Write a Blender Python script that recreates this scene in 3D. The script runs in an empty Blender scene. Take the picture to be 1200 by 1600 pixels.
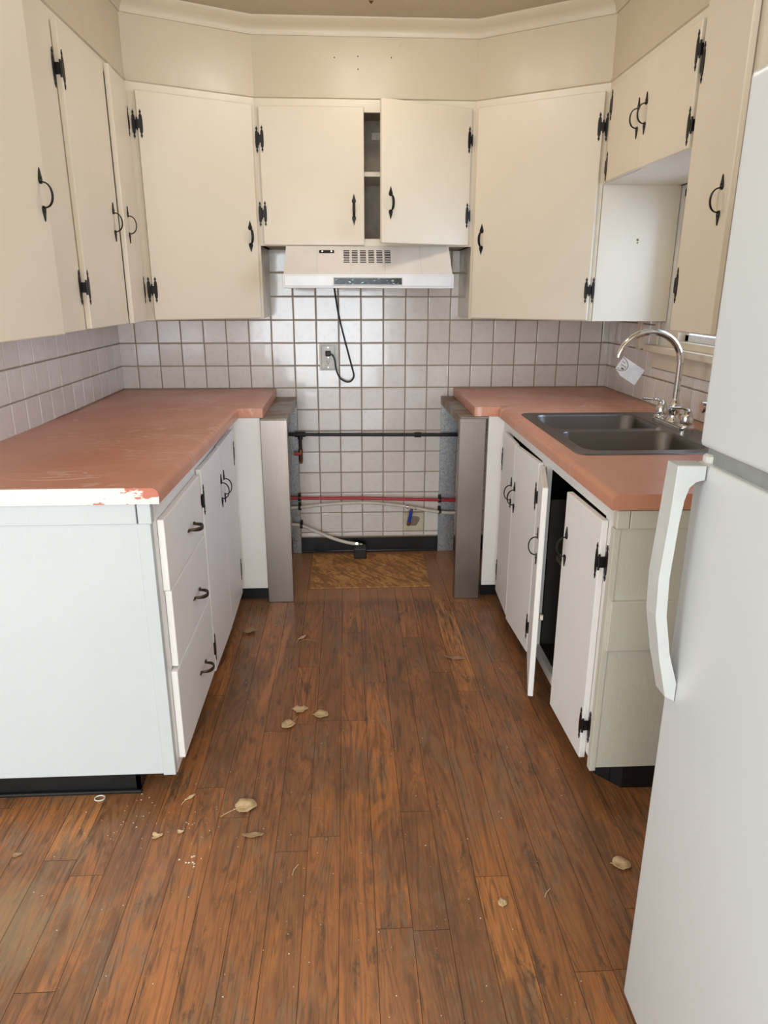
import bpy, bmesh, math, random
from mathutils import Vector, Matrix
random.seed(7)
S = bpy.context.scene
COL = S.collection
PI = math.pi

# ------------------------------------------------------------------ camera
CAMX, CAMY, CAMZ = 0.036, -3.5868, 1.3491
PITCH, YAW, ROLL, FPX = 0.3043, 0.053, -0.002, 1100.651
cam_data = bpy.data.cameras.new('camera')
cam = bpy.data.objects.new('camera', cam_data)
COL.objects.link(cam)
S.camera = cam
cam_data.sensor_fit = 'VERTICAL'
cam_data.sensor_height = 32.0
cam_data.lens = FPX / 1600.0 * 32.0
cam_data.clip_start = 0.02
fw = Vector((math.sin(YAW)*math.cos(PITCH), math.cos(YAW)*math.cos(PITCH), -math.sin(PITCH)))
rt = Vector((math.cos(YAW), -math.sin(YAW), 0))
dn = fw.cross(rt)
rt2 = rt*math.cos(ROLL) + dn*math.sin(ROLL)
dn2 = dn*math.cos(ROLL) - rt*math.sin(ROLL)
M = Matrix((( rt2.x, -dn2.x, -fw.x, CAMX), (rt2.y, -dn2.y, -fw.y, CAMY), (rt2.z, -dn2.z, -fw.z, CAMZ), (0, 0, 0, 1)))
cam.matrix_world = M

# ------------------------------------------------------------------ world, light, exposure
S.view_settings.view_transform = 'Standard'
S.view_settings.look = 'None'
S.view_settings.gamma = 1.0
S.view_settings.exposure = 0.7
S.view_settings.use_curve_mapping = False
w = bpy.data.worlds.new('daylight')
S.world = w
w.use_nodes = True
w.node_tree.nodes['Background'].inputs[0].default_value = (0.62, 0.76, 1.0, 1)
w.node_tree.nodes['Background'].inputs[1].default_value = 1.0

def area(name, loc, aim, sx, sy, power, col):
    l = bpy.data.lights.new(name, 'AREA')
    l.shape = 'RECTANGLE'; l.size = sx; l.size_y = sy; l.energy = power; l.color = col
    o = bpy.data.objects.new(name, l); COL.objects.link(o)
    o.location = loc
    o.rotation_euler = Vector(aim).to_track_quat('-Z', 'Y').to_euler()
    return o
# daylight entering by the patio door and the windows behind the camera, plus one added fill on the right
area('patio_daylight', (-0.25, -6.13, 1.08), (0, 1, 0), 1.65, 1.95, 58, (0.90, 0.97, 1.0))
area('rear_window_daylight', (-2.3, -6.13, 1.50), (0, 1, 0), 0.95, 1.05, 6, (0.86, 0.94, 1.0))
area('side_window_daylight', (-3.33, -4.2, 1.45), (1, 0, 0), 1.5, 1.2, 34, (0.84, 0.93, 1.0))
area('right_fill_light', (1.43, -4.55, 1.45), (-1, 0, 0), 1.2, 1.2, 46, (0.88, 0.95, 1.0))  # added area light to brighten the left drawers and doors
area('sink_window_daylight', (2.3, -1.35, 1.85), (-1, 0, -0.12), 1.9, 1.5, 70, (0.50, 0.68, 1.0))

# ------------------------------------------------------------------ helpers
def lin(c):
    c = c/255.0
    return c/12.92 if c <= 0.04045 else ((c+0.055)/1.055)**2.4
def rgb(r, g, b): return (lin(r), lin(g), lin(b), 1.0)

class NT:
    def __init__(s, name):
        s.m = bpy.data.materials.new(name); s.m.use_nodes = True
        s.t = s.m.node_tree; s.n = s.t.nodes; s.l = s.t.links
        s.b = s.n['Principled BSDF']
    def node(s, k, **kw):
        n = s.n.new(k)
        for a, v in kw.items():
            if a.startswith('_'): setattr(n, a[1:], v)
        return n
    def link(s, a, b): s.l.new(a, b)
    def coord(s, scale=(1, 1, 1), kind='Object', src=None):
        mp = s.n.new('ShaderNodeMapping'); mp.inputs['Scale'].default_value = scale
        if src is None:
            tc = s.n.new('ShaderNodeTexCoord'); src = tc.outputs[kind]
        s.link(src, mp.inputs['Vector'])
        return mp.outputs[0]
    def noise(s, vec, scale, detail=4, rough=0.5, dist=0.0):
        n = s.n.new('ShaderNodeTexNoise'); n.inputs['Scale'].default_value = scale
        n.inputs['Detail'].default_value = detail; n.inputs['Roughness'].default_value = rough
        n.inputs['Distortion'].default_value = dist
        s.link(vec, n.inputs['Vector']); return n.outputs['Fac']
    def ramp(s, fac, stops, interp='LINEAR'):
        r = s.n.new('ShaderNodeValToRGB'); r.color_ramp.interpolation = interp
        e = r.color_ramp.elements
        e[0].position, e[0].color = stops[0]
        e[1].position, e[1].color = stops[-1]
        for p, c in stops[1:-1]:
            x = e.new(p); x.color = c
        s.link(fac, r.inputs[0]); return r.outputs[0]
    def gray(s, fac, a, b, lo=0.0, hi=1.0):
        m = s.n.new('ShaderNodeMapRange')
        m.inputs[1].default_value = a; m.inputs[2].default_value = b
        m.inputs[3].default_value = lo; m.inputs[4].default_value = hi
        s.link(fac, m.inputs[0]); return m.outputs[0]
    def math(s, op, a, b=None):
        m = s.n.new('ShaderNodeMath'); m.operation = op
        for i, v in enumerate((a, b)):
            if v is None: continue
            if isinstance(v, (int, float)): m.inputs[i].default_value = v
            else: s.link(v, m.inputs[i])
        return m.outputs[0]
    def mix(s, fac, a, b, mode='MIX'):
        m = s.n.new('ShaderNodeMix'); m.data_type = 'RGBA'; m.blend_type = mode
        for i, v in ((0, fac), (6, a), (7, b)):
            if isinstance(v, (int, float)): m.inputs[i].default_value = v
            elif isinstance(v, tuple): m.inputs[i].default_value = v
            else: s.link(v, m.inputs[i])
        return m.outputs[2]
    def bump(s, h, strength=0.2, dist=0.001):
        b = s.n.new('ShaderNodeBump'); b.inputs['Strength'].default_value = strength
        b.inputs['Distance'].default_value = dist
        s.link(h, b.inputs['Height']); s.link(b.outputs[0], s.b.inputs['Normal'])
    def set(s, **kw):
        for k, v in kw.items():
            k = k.replace('_', ' ')
            if isinstance(v, (int, float, tuple)): s.b.inputs[k].default_value = v
            else: s.link(v, s.b.inputs[k])
        return s.m

def paint(name, col, col2, rough=0.38, bump=0.25, chips=None):
    t = NT(name)
    v = t.coord()
    big = t.noise(v, 2.3, 5, 0.6)
    c = t.mix(t.gray(big, 0.3, 0.7), col, col2)
    if chips:
        vs = t.coord((1.0, 1.0, 0.55))
        sp = t.noise(vs, 34, 6, 0.75)
        c = t.mix(t.gray(sp, 0.735, 0.75), c, chips)
    br = t.noise(t.coord((1, 1, 0.06)), 260, 3, 0.6)
    lump = t.noise(v, 24, 5, 0.6)
    h = t.math('ADD', t.math('MULTIPLY', br, 0.25), lump)
    t.bump(h, bump, 0.0022)
    r = t.gray(t.noise(v, 9, 3), 0.2, 0.8, rough-0.07, rough+0.1)
    return t.set(Base_Color=c, Roughness=r)

MAT = {}
MAT['cream'] = paint('lamp_tinted_cabinet_paint', rgb(222, 210, 188), rgb(217, 204, 181), 0.34, 0.22)  # off-white like the base cabinets, with warm lamplight put into the colour
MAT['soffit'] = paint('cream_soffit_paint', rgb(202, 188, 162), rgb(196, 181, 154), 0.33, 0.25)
MAT['white'] = paint('white_cabinet_paint', rgb(240, 237, 233), rgb(235, 231, 226), 0.40, 0.5, rgb(200, 186, 166))
MAT['dimmed_white'] = paint('dimmed_white_end_paint', rgb(194, 199, 199), rgb(187, 193, 193), 0.45, 0.6, rgb(186, 182, 168))  # cabinet white darkened in the colour, since daylight overlights the left end
MAT['dimmed_white2'] = paint('old_ivory_end_paint', rgb(214, 211, 196), rgb(205, 202, 186), 0.45, 0.9, rgb(180, 172, 150))
MAT['wallpaint'] = paint('wall_paint', rgb(222, 219, 210), rgb(216, 213, 204), 0.6, 0.2)

def simple(name, col, rough=0.5, metal=0.0, nz=None, **kw):
    t = NT(name)
    v = t.coord()
    n = t.noise(v, nz or 30, 4)
    dark = tuple(c*0.82 for c in col[:3])+(1,)
    c = t.mix(t.gray(n, 0.35, 0.7), col, dark)
    return t.set(Base_Color=c, Roughness=rough, Metallic=metal, **kw)
MAT['black'] = simple('black_iron', rgb(34, 31, 29), 0.42, 0.5, 90)
MAT['bronze'] = simple('dark_bronze', rgb(74, 62, 50), 0.4, 0.7, 120)
MAT['toe'] = simple('black_vinyl_base', rgb(26, 28, 30), 0.28, 0.0, 14)
MAT['rubber'] = simple('black_rubber', rgb(24, 23, 23), 0.5)
MAT['chrome'] = simple('chrome', rgb(226, 224, 220), 0.09, 1.0)
MAT['red'] = simple('red_plastic_pipe', rgb(186, 42, 58), 0.35)
MAT['hose'] = simple('white_plastic_hose', rgb(214, 208, 194), 0.4)
MAT['bluepl'] = simple('blue_plastic', rgb(34, 70, 170), 0.35)
MAT['brass'] = simple('aged_brass', rgb(112, 84, 50), 0.4, 0.8, 60)
MAT['gaspipe'] = simple('black_iron_pipe', rgb(38, 34, 33), 0.5, 0.2, 50)
MAT['plate'] = simple('ivory_plastic', rgb(208, 204, 192), 0.35)
MAT['slot'] = simple('dark_slot', rgb(20, 20, 20), 0.6)
MAT['hood'] = simple('hood_enamel', rgb(226, 218, 208), 0.28, 0, 4)
MAT['hoodlip'] = simple('hood_lip_enamel', rgb(226, 223, 220), 0.25, 0, 4)
MAT['fridge'] = None
MAT['paper'] = simple('tag_paper', rgb(232, 226, 222), 0.7)
MAT['ink'] = simple('tag_ink', rgb(60, 54, 52), 0.6)
MAT['vinylwhite'] = simple('white_window_vinyl', rgb(228, 228, 226), 0.4)
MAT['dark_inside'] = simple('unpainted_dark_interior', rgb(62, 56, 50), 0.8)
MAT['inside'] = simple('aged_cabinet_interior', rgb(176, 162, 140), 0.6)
MAT['grout'] = simple('tan_grout', rgb(164, 148, 124), 0.85, 0, 60)
MAT['plaster'] = simple('broken_plaster', rgb(214, 202, 178), 0.9, 0, 25)
MAT['cavity'] = simple('grey_brown_plaster', rgb(146, 132, 116), 0.95, 0, 60)
MAT['shadowgap'] = simple('dark_subfloor', rgb(34, 22, 14), 0.9)
MAT['gasket'] = simple('grey_gasket', rgb(150, 152, 150), 0.5)
MAT['leaf'] = simple('dry_leaf', rgb(214, 184, 144), 0.7, 0, 80)
MAT['leafdark'] = simple('dry_brown_leaf', rgb(166, 134, 102), 0.7, 0, 80)
MAT['chip'] = simple('paint_crumbs', rgb(222, 210, 190), 0.8)

def m_fridge():
    t = NT('fridge_enamel'); v = t.coord()
    t.bump(t.noise(v, 420, 3, 0.6), 0.12, 0.0006)
    return t.set(Base_Color=rgb(212, 216, 217), Roughness=0.34)
MAT['fridge'] = m_fridge()
MAT['fridgehandle'] = simple('fridge_handle_plastic', rgb(198, 200, 197), 0.45, 0, 8)
def m_ceiling():
    t = NT('ceiling_paint'); v = t.coord()
    t.bump(t.noise(v, 60, 6, 0.65), 0.5, 0.004)
    return t.set(Base_Color=rgb(198, 184, 158), Roughness=0.8)
MAT['ceiling'] = m_ceiling()
def m_counter():
    t = NT('salmon_laminate'); v = t.coord()
    blot = t.noise(v, 3.2, 5, 0.6)
    c = t.mix(t.gray(blot, 0.3, 0.72), rgb(208, 146, 116), rgb(196, 134, 108))
    sw = t.noise(t.coord((2.0, 5, 1)), 2.6, 9, 0.74, 2.6)
    msk = t.gray(t.noise(v, 2.2, 3), 0.44, 0.58)
    sc = t.math('MULTIPLY', t.gray(sw, 0.53, 0.62, 0, 0.6), msk)
    c = t.mix(sc, c, rgb(240, 212, 198))
    sp = t.noise(v, 70, 3, 0.6)
    c = t.mix(t.gray(sp, 0.76, 0.79, 0, 0.8), c, rgb(224, 200, 186))
    r = t.gray(blot, 0.3, 0.7, 0.28, 0.42)
    t.bump(t.noise(v, 300, 2), 0.08, 0.0006)
    return t.set(Base_Color=c, Roughness=r)
MAT['counter'] = m_counter()
def m_counter_end():
    t = NT('chipped_white_edge'); v = t.coord((1, 1, 2.6))
    n = t.noise(v, 13, 7, 0.62)
    tc = t.node('ShaderNodeTexCoord'); sx = t.node('ShaderNodeSeparateXYZ'); t.link(tc.outputs['Object'], sx.inputs[0])
    near = t.gray(sx.outputs[0], -0.30, 0.0, 0.0, 0.17)
    m = t.gray(t.math('ADD', n, near), 0.685, 0.695)
    c = t.mix(m, rgb(224, 221, 210), rgb(190, 112, 90))
    t.bump(t.noise(t.coord((1, 1, 8)), 40, 4), 0.4, 0.002)
    return t.set(Base_Color=c, Roughness=0.5)
MAT['counterend'] = m_counter_end()
def m_steel(name, col, rough, stretch, metal=1.0):
    t = NT(name)
    n = t.noise(t.coord(stretch), 120, 4, 0.6)
    big = t.noise(t.coord(), 3.0, 3)
    c = t.mix(t.gray(n, 0.3, 0.7), col, tuple(x*0.93 for x in col[:3])+(1,))
    r = t.math('ADD', t.gray(n, 0.2, 0.8, rough-0.02, rough+0.03), t.gray(big, 0.3, 0.7, -0.05, 0.07))
    return t.set(Base_Color=c, Roughness=r, Metallic=metal)
MAT['steel'] = m_steel('brushed_steel', rgb(154, 143, 136), 0.33, (1, 1, 0.02))
MAT['sink'] = m_steel('worn_sink_steel', rgb(122, 118, 114), 0.32, (0.03, 1, 1))
def m_galv():
    t = NT('galvanised_sheet'); v = t.coord()
    vo = t.node('ShaderNodeTexVoronoi'); vo.inputs['Scale'].default_value = 150; t.link(v, vo.inputs['Vector'])
    c = t.mix(0.5, rgb(150, 156, 158), vo.outputs['Color'], 'SOFT_LIGHT')
    hs = t.node('ShaderNodeHueSaturation'); hs.inputs['Saturation'].default_value = 0.1; t.link(c, hs.inputs['Color'])
    return t.set(Base_Color=hs.outputs[0], Roughness=0.42, Metallic=0.75)
MAT['galv'] = m_galv()
def m_galvtop():
    t = NT('stained_filler_top'); v = t.coord()
    n = t.noise(v, 7, 6, 0.7)
    c = t.mix(t.gray(n, 0.45, 0.62), rgb(152, 150, 142), rgb(128, 94, 62))
    return t.set(Base_Color=c, Roughness=0.5, Metallic=0.35)
MAT['galvtop'] = m_galvtop()
def m_tile():
    t = NT('glazed_tile')
    a = t.node('ShaderNodeVertexColor'); a.layer_name = 'tone'
    sx = t.node('ShaderNodeSeparateColor'); t.link(a.outputs[0], sx.inputs[0])
    c = t.mix(sx.outputs[0], rgb(224, 215, 207), rgb(232, 225, 219))
    v = t.coord()
    c = t.mix(t.gray(t.noise(v, 40, 4), 0.5, 0.8, 0, 0.25), c, rgb(186, 174, 166))
    t.bump(t.noise(v, 16, 2), 0.35, 0.0022)
    return t.set(Base_Color=c, Roughness=0.13, Coat_Weight=0.2)
MAT['tile'] = m_tile()
def m_floor():
    t = NT('worn_oak_boards')
    a = t.node('ShaderNodeVertexColor'); a.layer_name = 'plank'
    sc = t.node('ShaderNodeSeparateColor'); t.link(a.outputs[0], sc.inputs[0])
    tone, hue, off = sc.outputs[0], sc.outputs[1], sc.outputs[2]
    tc = t.node('ShaderNodeTexCoord')
    cmb = t.node('ShaderNodeCombineXYZ')
    t.link(t.math('MULTIPLY', off, 41.0), cmb.inputs[0]); t.link(t.math('MULTIPLY', tone, 23.0), cmb.inputs[1])
    add = t.node('ShaderNodeVectorMath'); add.operation = 'ADD'
    t.link(tc.outputs['Object'], add.inputs[0]); t.link(cmb.outputs[0], add.inputs[1])
    pv = add.outputs[0]
    base = t.ramp(tone, [(0.0, rgb(140, 92, 58)), (0.3, rgb(168, 106, 60)), (0.7, rgb(186, 118, 64)), (1.0, rgb(206, 142, 84))])
    # growth-ring figure: contour lines of a stretched noise
    fig = t.noise(t.coord((9, 0.8, 1), src=pv), 1.0, 3, 0.5, 0.7)
    ring = t.math('SINE', t.math('MULTIPLY', fig, 120.0))
    ring = t.gray(ring, 0.1, 0.95, 0.0, 1.0)
    fine = t.noise(t.coord((240, 9, 1), src=pv), 1.0, 5, 0.75)
    fine2 = t.noise(t.coord((70, 3.2, 1), src=pv), 1.0, 6, 0.72)
    fine3 = t.noise(t.coord((24, 1.6, 1), src=pv), 1.0, 6, 0.7, 0.4)
    v = tc.outputs['Object']
    c = base
    # grime, bared orange wood and grey film in large ragged patches that feather along the grain
    rag = t.math('MULTIPLY', t.math('SUBTRACT', fine2, 0.5), 0.55)
    rag2 = t.math('MULTIPLY', t.math('SUBTRACT', t.noise(t.coord((30, 12, 1), src=v), 1.0, 8, 0.8, 0.6), 0.5), 0.40)
    rg = t.math('ADD', rag, rag2)
    w1 = t.noise(t.coord((1.5, 0.8, 1), src=v), 2.3, 9, 0.66, 0.3)
    c = t.mix(t.gray(t.math('ADD', w1, rg), 0.46, 0.58, 0, 0.80), c, rgb(108, 74, 50))
    w2 = t.noise(t.coord((3.0, 1.0, 1), src=v), 2.9, 10, 0.70, 0.5)
    c = t.mix(t.gray(t.math('ADD', w2, rg), 0.52, 0.62, 0, 0.62), c, rgb(194, 122, 62))
    w3 = t.noise(t.coord((2.0, 0.9, 1), src=v), 3.6, 10, 0.72, 0.6)
    c = t.mix(t.gray(t.math('ADD', w3, rg), 0.53, 0.63, 0, 0.62), c, rgb(134, 112, 90))
    c = t.mix(t.math('MULTIPLY', ring, t.gray(fine2, 0.35, 0.65, 0.10, 0.80)), c, rgb(84, 46, 26))
    c = t.mix(t.gray(fine, 0.50, 0.72, 0.0, 0.62), c, rgb(80, 46, 28))
    c = t.mix(t.gray(fine2, 0.54, 0.68, 0.0, 0.55), c, rgb(84, 54, 34))
    c = t.mix(t.gray(fine3, 0.53, 0.66, 0.0, 0.45), c, rgb(96, 58, 36))
    w4 = t.noise(t.coord((3.0, 1.0, 1), src=v), 5.0, 9, 0.76, 0.8)
    c = t.mix(t.gray(t.math('ADD', w4, rg), 0.58, 0.66, 0, 0.72), c, rgb(60, 44, 34))
    w5 = t.noise(t.coord((1.2, 1.0, 1), src=v), 30.0, 8, 0.85)
    c = t.mix(t.gray(w5, 0.60, 0.68, 0, 0.5), c, rgb(190, 148, 108))
    w6 = t.noise(t.coord((1.0, 1.0, 1), src=v), 52.0, 8, 0.85)
    c = t.mix(t.gray(w6, 0.60, 0.68, 0, 0.55), c, rgb(66, 46, 34))
    # bare streak and painted grey sheen on their own places
    sx = t.node('ShaderNodeSeparateXYZ'); t.link(v, sx.inputs[0])
    wob = t.math('MULTIPLY', t.math('SUBTRACT', w2, 0.5), 0.06)
    d = t.math('ABSOLUTE', t.math('SUBTRACT', t.math('ADD', sx.outputs[0], wob), t.math('MULTIPLY', sx.outputs[1], 0.02)))
    d = t.math('ABSOLUTE', t.math('ADD', t.math('ADD', sx.outputs[0], wob), t.math('SUBTRACT', 0.265, t.math('MULTIPLY', t.math('ADD', sx.outputs[1], 1.5), 0.07))))
    inr = t.math('MULTIPLY', t.gray(sx.outputs[1], -1.56, -1.45), t.gray(sx.outputs[1], -0.80, -0.92))
    c = t.mix(t.math('MULTIPLY', t.gray(d, 0.016, 0.007, 0, 0.75), inr), c, rgb(188, 124, 78))
    # paler unworn boards where the stove stood
    al = t.math('MULTIPLY', t.gray(t.math('ADD', sx.outputs[1], t.math('MULTIPLY', wob, 1.5)), -0.66, -0.60), t.math('MULTIPLY', t.gray(sx.outputs[0], -0.30, -0.26), t.gray(sx.outputs[0], 0.60, 0.56)))
    c = t.mix(t.math('MULTIPLY', al, 0.55), c, rgb(190, 132, 84))
    gx = t.math('POWER', t.math('MULTIPLY', t.math('ADD', sx.outputs[0], 0.83), 2.2), 2.0)  # grey sheen of reflected daylight painted into the near left boards
    gy = t.math('POWER', t.math('MULTIPLY', t.math('ADD', sx.outputs[1], 2.32), 5.0), 2.0)
    g = t.math('SUBTRACT', t.math('ADD', gx, gy), t.math('MULTIPLY', w4, 2.4))
    c = t.mix(t.gray(g, -0.7, -1.15, 0, 0.55), c, rgb(148, 130, 98))
    sp = t.noise(v, 110, 3, 0.6)
    c = t.mix(t.gray(sp, 0.765, 0.79, 0, 0.7), c, rgb(206, 180, 150))
    c = t.mix(0.20, c, rgb(140, 104, 72))
    r = t.gray(w2, 0.3, 0.7, 0.42, 0.30)
    h = t.math('ADD', t.math('MULTIPLY', fine, 0.6), w3)
    t.bump(h, 0.3, 0.0012)
    return t.set(Base_Color=c, Roughness=r)
MAT['floor'] = m_floor()
def m_osb():
    t = NT('strand_board'); v = t.coord()
    c = rgb(200, 146, 84)
    warp = t.noise(v, 9, 3)
    for i, (rot, col) in enumerate(((0.35, rgb(224, 172, 108)), (1.35, rgb(160, 108, 60)), (2.3, rgb(212, 158, 94)), (0.9, rgb(142, 94, 52)))):
        mp = t.node('ShaderNodeMapping'); mp.inputs['Rotation'].default_value = (0, 0, rot)
        mp.inputs['Location'].default_value = (i*3.1, i*1.7, 0); t.link(v, mp.inputs['Vector'])
        mp2 = t.node('ShaderNodeMapping'); mp2.inputs['Scale'].default_value = (14, 75, 1); t.link(mp.outputs[0], mp2.inputs['Vector'])
        vo = t.node('ShaderNodeTexVoronoi'); vo.inputs['Scale'].default_value = 1.0; t.link(mp2.outputs[0], vo.inputs['Vector'])
        sp = t.node('ShaderNodeSeparateColor'); t.link(vo.outputs['Color'], sp.inputs[0])
        c = t.mix(t.gray(sp.outputs[0], 0.60, 0.66, 0, 0.7), c, col)
    c = t.mix(t.gray(warp, 0.4, 0.65, 0, 0.35), c, rgb(150, 100, 56))
    return t.set(Base_Color=c, Roughness=0.6)
MAT['osb'] = m_osb()
def m_glass():
    t = NT('window_glass')
    t.n.remove(t.b)
    g = t.node('ShaderNodeBsdfGlossy'); g.inputs['Roughness'].default_value = 0.02
    tr = t.node('ShaderNodeBsdfTransparent'); mx = t.node('ShaderNodeMixShader'); mx.inputs[0].default_value = 0.08
    t.link(tr.outputs[0], mx.inputs[1]); t.link(g.outputs[0], mx.inputs[2])
    t.link(mx.outputs[0], t.n['Material Output'].inputs[0])
    return t.m
MAT['glass'] = m_glass()
def m_lamp():
    t = NT('lit_lamp_glass')
    t.noise(t.coord(), 3)
    return t.set(Base_Color=(1, .9, .75, 1), Emission_Color=(1.0, 0.90, 0.83, 1), Emission_Strength=10.5)
MAT['lamp'] = m_lamp()
def m_panel():
    t = NT('hood_control_strip'); v = t.coord((18, 1, 60))
    n = t.noise(v, 3, 3)
    c = t.ramp(n, [(0.45, rgb(10, 11, 11)), (0.60, rgb(22, 26, 24)), (0.72, rgb(130, 138, 132))])
    return t.set(Base_Color=c, Roughness=0.15, Metallic=0.6)
MAT['strip'] = m_panel()

# ---- mesh helpers
def obj(name, bm, mat, parent=None, loc=(0, 0, 0), rot=0.0, smooth=False, recalc=True, **props):
    me = bpy.data.meshes.new(name)
    if recalc: bmesh.ops.recalc_face_normals(bm, faces=bm.faces)
    bm.to_mesh(me); bm.free()
    if smooth:
        for p in me.polygons: p.use_smooth = True
        if hasattr(me, 'set_sharp_from_angle'): me.set_sharp_from_angle(angle=math.radians(38))
    o = bpy.data.objects.new(name, me); COL.objects.link(o)
    if mat is not None: me.materials.append(MAT[mat] if isinstance(mat, str) else mat)
    o.location = loc; o.rotation_euler = (0, 0, rot)
    if parent is not None: o.parent = parent
    for k, v in props.items(): o[k] = v
    return o
def thing(name, label, cat, loc, group=None, rot=0.0):
    o = bpy.data.objects.new(name, None); COL.objects.link(o)
    o.location = loc; o.rotation_euler = (0, 0, rot); o.empty_display_size = 0.05
    o['label'] = label; o['category'] = cat
    if group: o['group'] = group
    return o
def tag(o, label, cat, group=None):
    o['label'] = label; o['category'] = cat
    if group: o['group'] = group
    return o
def struct(name, bm, mat, **kw):
    o = obj(name, bm, mat, **kw); o['kind'] = 'structure'; return o
def bx(bm, a, b, bev=0.0, seg=1, off=(0, 0, 0)):
    xs = sorted((a[0]-off[0], b[0]-off[0])); ys = sorted((a[1]-off[1], b[1]-off[1])); zs = sorted((a[2]-off[2], b[2]-off[2]))
    v = [bm.verts.new((x, y, z)) for x in xs for y in ys for z in zs]
    F = [(0, 1, 3, 2), (4, 6, 7, 5), (0, 4, 5, 1), (2, 3, 7, 6), (0, 2, 6, 4), (1, 5, 7, 3)]
    fs = [bm.faces.new([v[i] for i in f]) for f in F]
    if bev > 0:
        es = list({e for f in fs for e in f.edges})
        bmesh.ops.bevel(bm, geom=es, offset=bev, segments=seg, affect='EDGES', profile=0.6)
    return fs
def nb(): return bmesh.new()
def prism(bm, pts, h0, h1, axis='z', bev=0.0):
    """polygon pts (2D) extruded between h0 and h1 along the axis"""
    def P(p, h):
        if axis == 'z': return (p[0], p[1], h)
        if axis == 'y': return (p[0], h, p[1])
        return (h, p[0], p[1])
    a = [bm.verts.new(P(p, h0)) for p in pts]; b = [bm.verts.new(P(p, h1)) for p in pts]
    n = len(pts)
    fs = [bm.faces.new(a), bm.faces.new(b[::-1])]
    for i in range(n): fs.append(bm.faces.new((a[i], b[i], b[(i+1) % n], a[(i+1) % n])))
    if bev > 0:
        es = [e for e in fs[0].edges]+[e for e in fs[1].edges]
        bmesh.ops.bevel(bm, geom=es, offset=bev, segments=1, affect='EDGES')
    return fs
def ring_frame(p, d, up):
    d = d.normalized(); s = d.cross(up)
    if s.length < 1e-4: s = d.cross(Vector((0.3, 1, 0.2)))
    s.normalize(); u = s.cross(d).normalized(); return s, u
def smooth_path(pts, n=6):
    P = [Vector(p) for p in pts]; out = []
    for i in range(len(P)-1):
        p0 = P[max(i-1, 0)]; p1 = P[i]; p2 = P[i+1]; p3 = P[min(i+2, len(P)-1)]
        for k in range(n):
            t = k/n
            out.append(0.5*((2*p1)+(-p0+p2)*t+(2*p0-5*p1+4*p2-p3)*t*t+(-p0+3*p1-3*p2+p3)*t**3))
    out.append(P[-1]); return out
def tube(bm, pts, r, seg=10, rx=None, caps=True):
    P = [Vector(p) for p in pts]; rings = []; prev = None
    for i, p in enumerate(P):
        d = (P[min(i+1, len(P)-1)]-P[max(i-1, 0)]).normalized()
        if prev is None: s, u = ring_frame(p, d, Vector((0, 0, 1)))
        else:
            s = (prev-d*prev.dot(d))
            if s.length < 1e-6: s, u = ring_frame(p, d, Vector((0, 0, 1)))
            s = s.normalized(); u = s.cross(d).normalized()
        prev = s
        rr = r[i] if isinstance(r, (list, tuple)) else r
        ry = rr if rx is None else rx
        rings.append([bm.verts.new(p+s*(math.cos(2*PI*k/seg)*rr)+u*(math.sin(2*PI*k/seg)*ry)) for k in range(seg)])
    for a, b in zip(rings, rings[1:]):
        for k in range(seg): bm.faces.new((a[k], a[(k+1) % seg], b[(k+1) % seg], b[k]))
    if caps:
        bm.faces.new(rings[0][::-1]); bm.faces.new(rings[-1])
def lathe(bm, prof, c=(0, 0, 0), seg=20, sx=1.0, sy=1.0, axis='z'):
    rings = []
    for r, z in prof:
        ring = []
        for k in range(seg):
            a = 2*PI*k/seg; q = (r*math.cos(a)*sx, r*math.sin(a)*sy, z)
            if axis == 'y': q = (q[0], q[2], q[1])
            if axis == 'x': q = (q[2], q[0], q[1])
            ring.append(bm.verts.new((c[0]+q[0], c[1]+q[1], c[2]+q[2])))
        rings.append(ring)
    for a, b in zip(rings, rings[1:]):
        for k in range(seg): bm.faces.new((a[k], a[(k+1) % seg], b[(k+1) % seg], b[k]))
    bm.faces.new(rings[0][::-1]); bm.faces.new(rings[-1])

# ------------------------------------------------------------------ dimensions (metres)
HC = 0.880            # worktop height by the back wall
THK = 0.040
XL, XR = -1.073, 1.364
XUL, XUR = -0.777, 1.045      # fronts of the upper cabinets
YUC = -0.326
XD1, XD2 = -0.325, 0.588
YD1, YD2 = -0.547, -0.631
ZU, ZS, ZT, ZSOF, ZCEIL = 1.231, 1.745, 2.100, 2.333, 2.378
XLF, XRF = -0.416, 0.677
YLE, YRE = -1.941, -1.982
DXL, DXR = -3.4, 1.364        # room behind
YB = -6.2

# ------------------------------------------------------------------ room shell
bm = nb()
lay = bm.loops.layers.color.new('plank')
x = DXL-0.02
PW = 0.0815
def plank(x0, x1, y0, y1):
    v = [bm.verts.new(p) for p in ((x0, y0, 0), (x1, y0, 0), (x1, y1, 0), (x0, y1, 0))]
    f = bm.faces.new(v)
    tone = min(1, max(0, random.gauss(0.48, 0.24))); c = (tone, random.random(), random.random(), 1)
    for l in f.loops: l[lay] = c
G = 0.0011
while x < DXR+0.02:
    y = YB-random.random()*0.6
    while y < 0.0:
        L = random.choice((0.35, 0.6, 0.8, 1.0, 1.3, 1.6))*random.uniform(0.85, 1.15)
        y1 = min(y+L, 0.0)
        if y1-y > 0.02: plank(x+G/2, min(x+PW, DXR+0.03)-G/2, max(y, YB)+G/2, y1-G/2) if y1 > YB+0.02 else None
        y = y+L
    x += PW
struct('floor', bm, 'floor')
bm = nb(); bx(bm, (DXL-.1, YB-.1, -0.06), (DXR+.1, 0.1, -0.0012)); o = obj('subfloor', bm, 'shadowgap'); o.parent = bpy.data.objects['floor']

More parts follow.
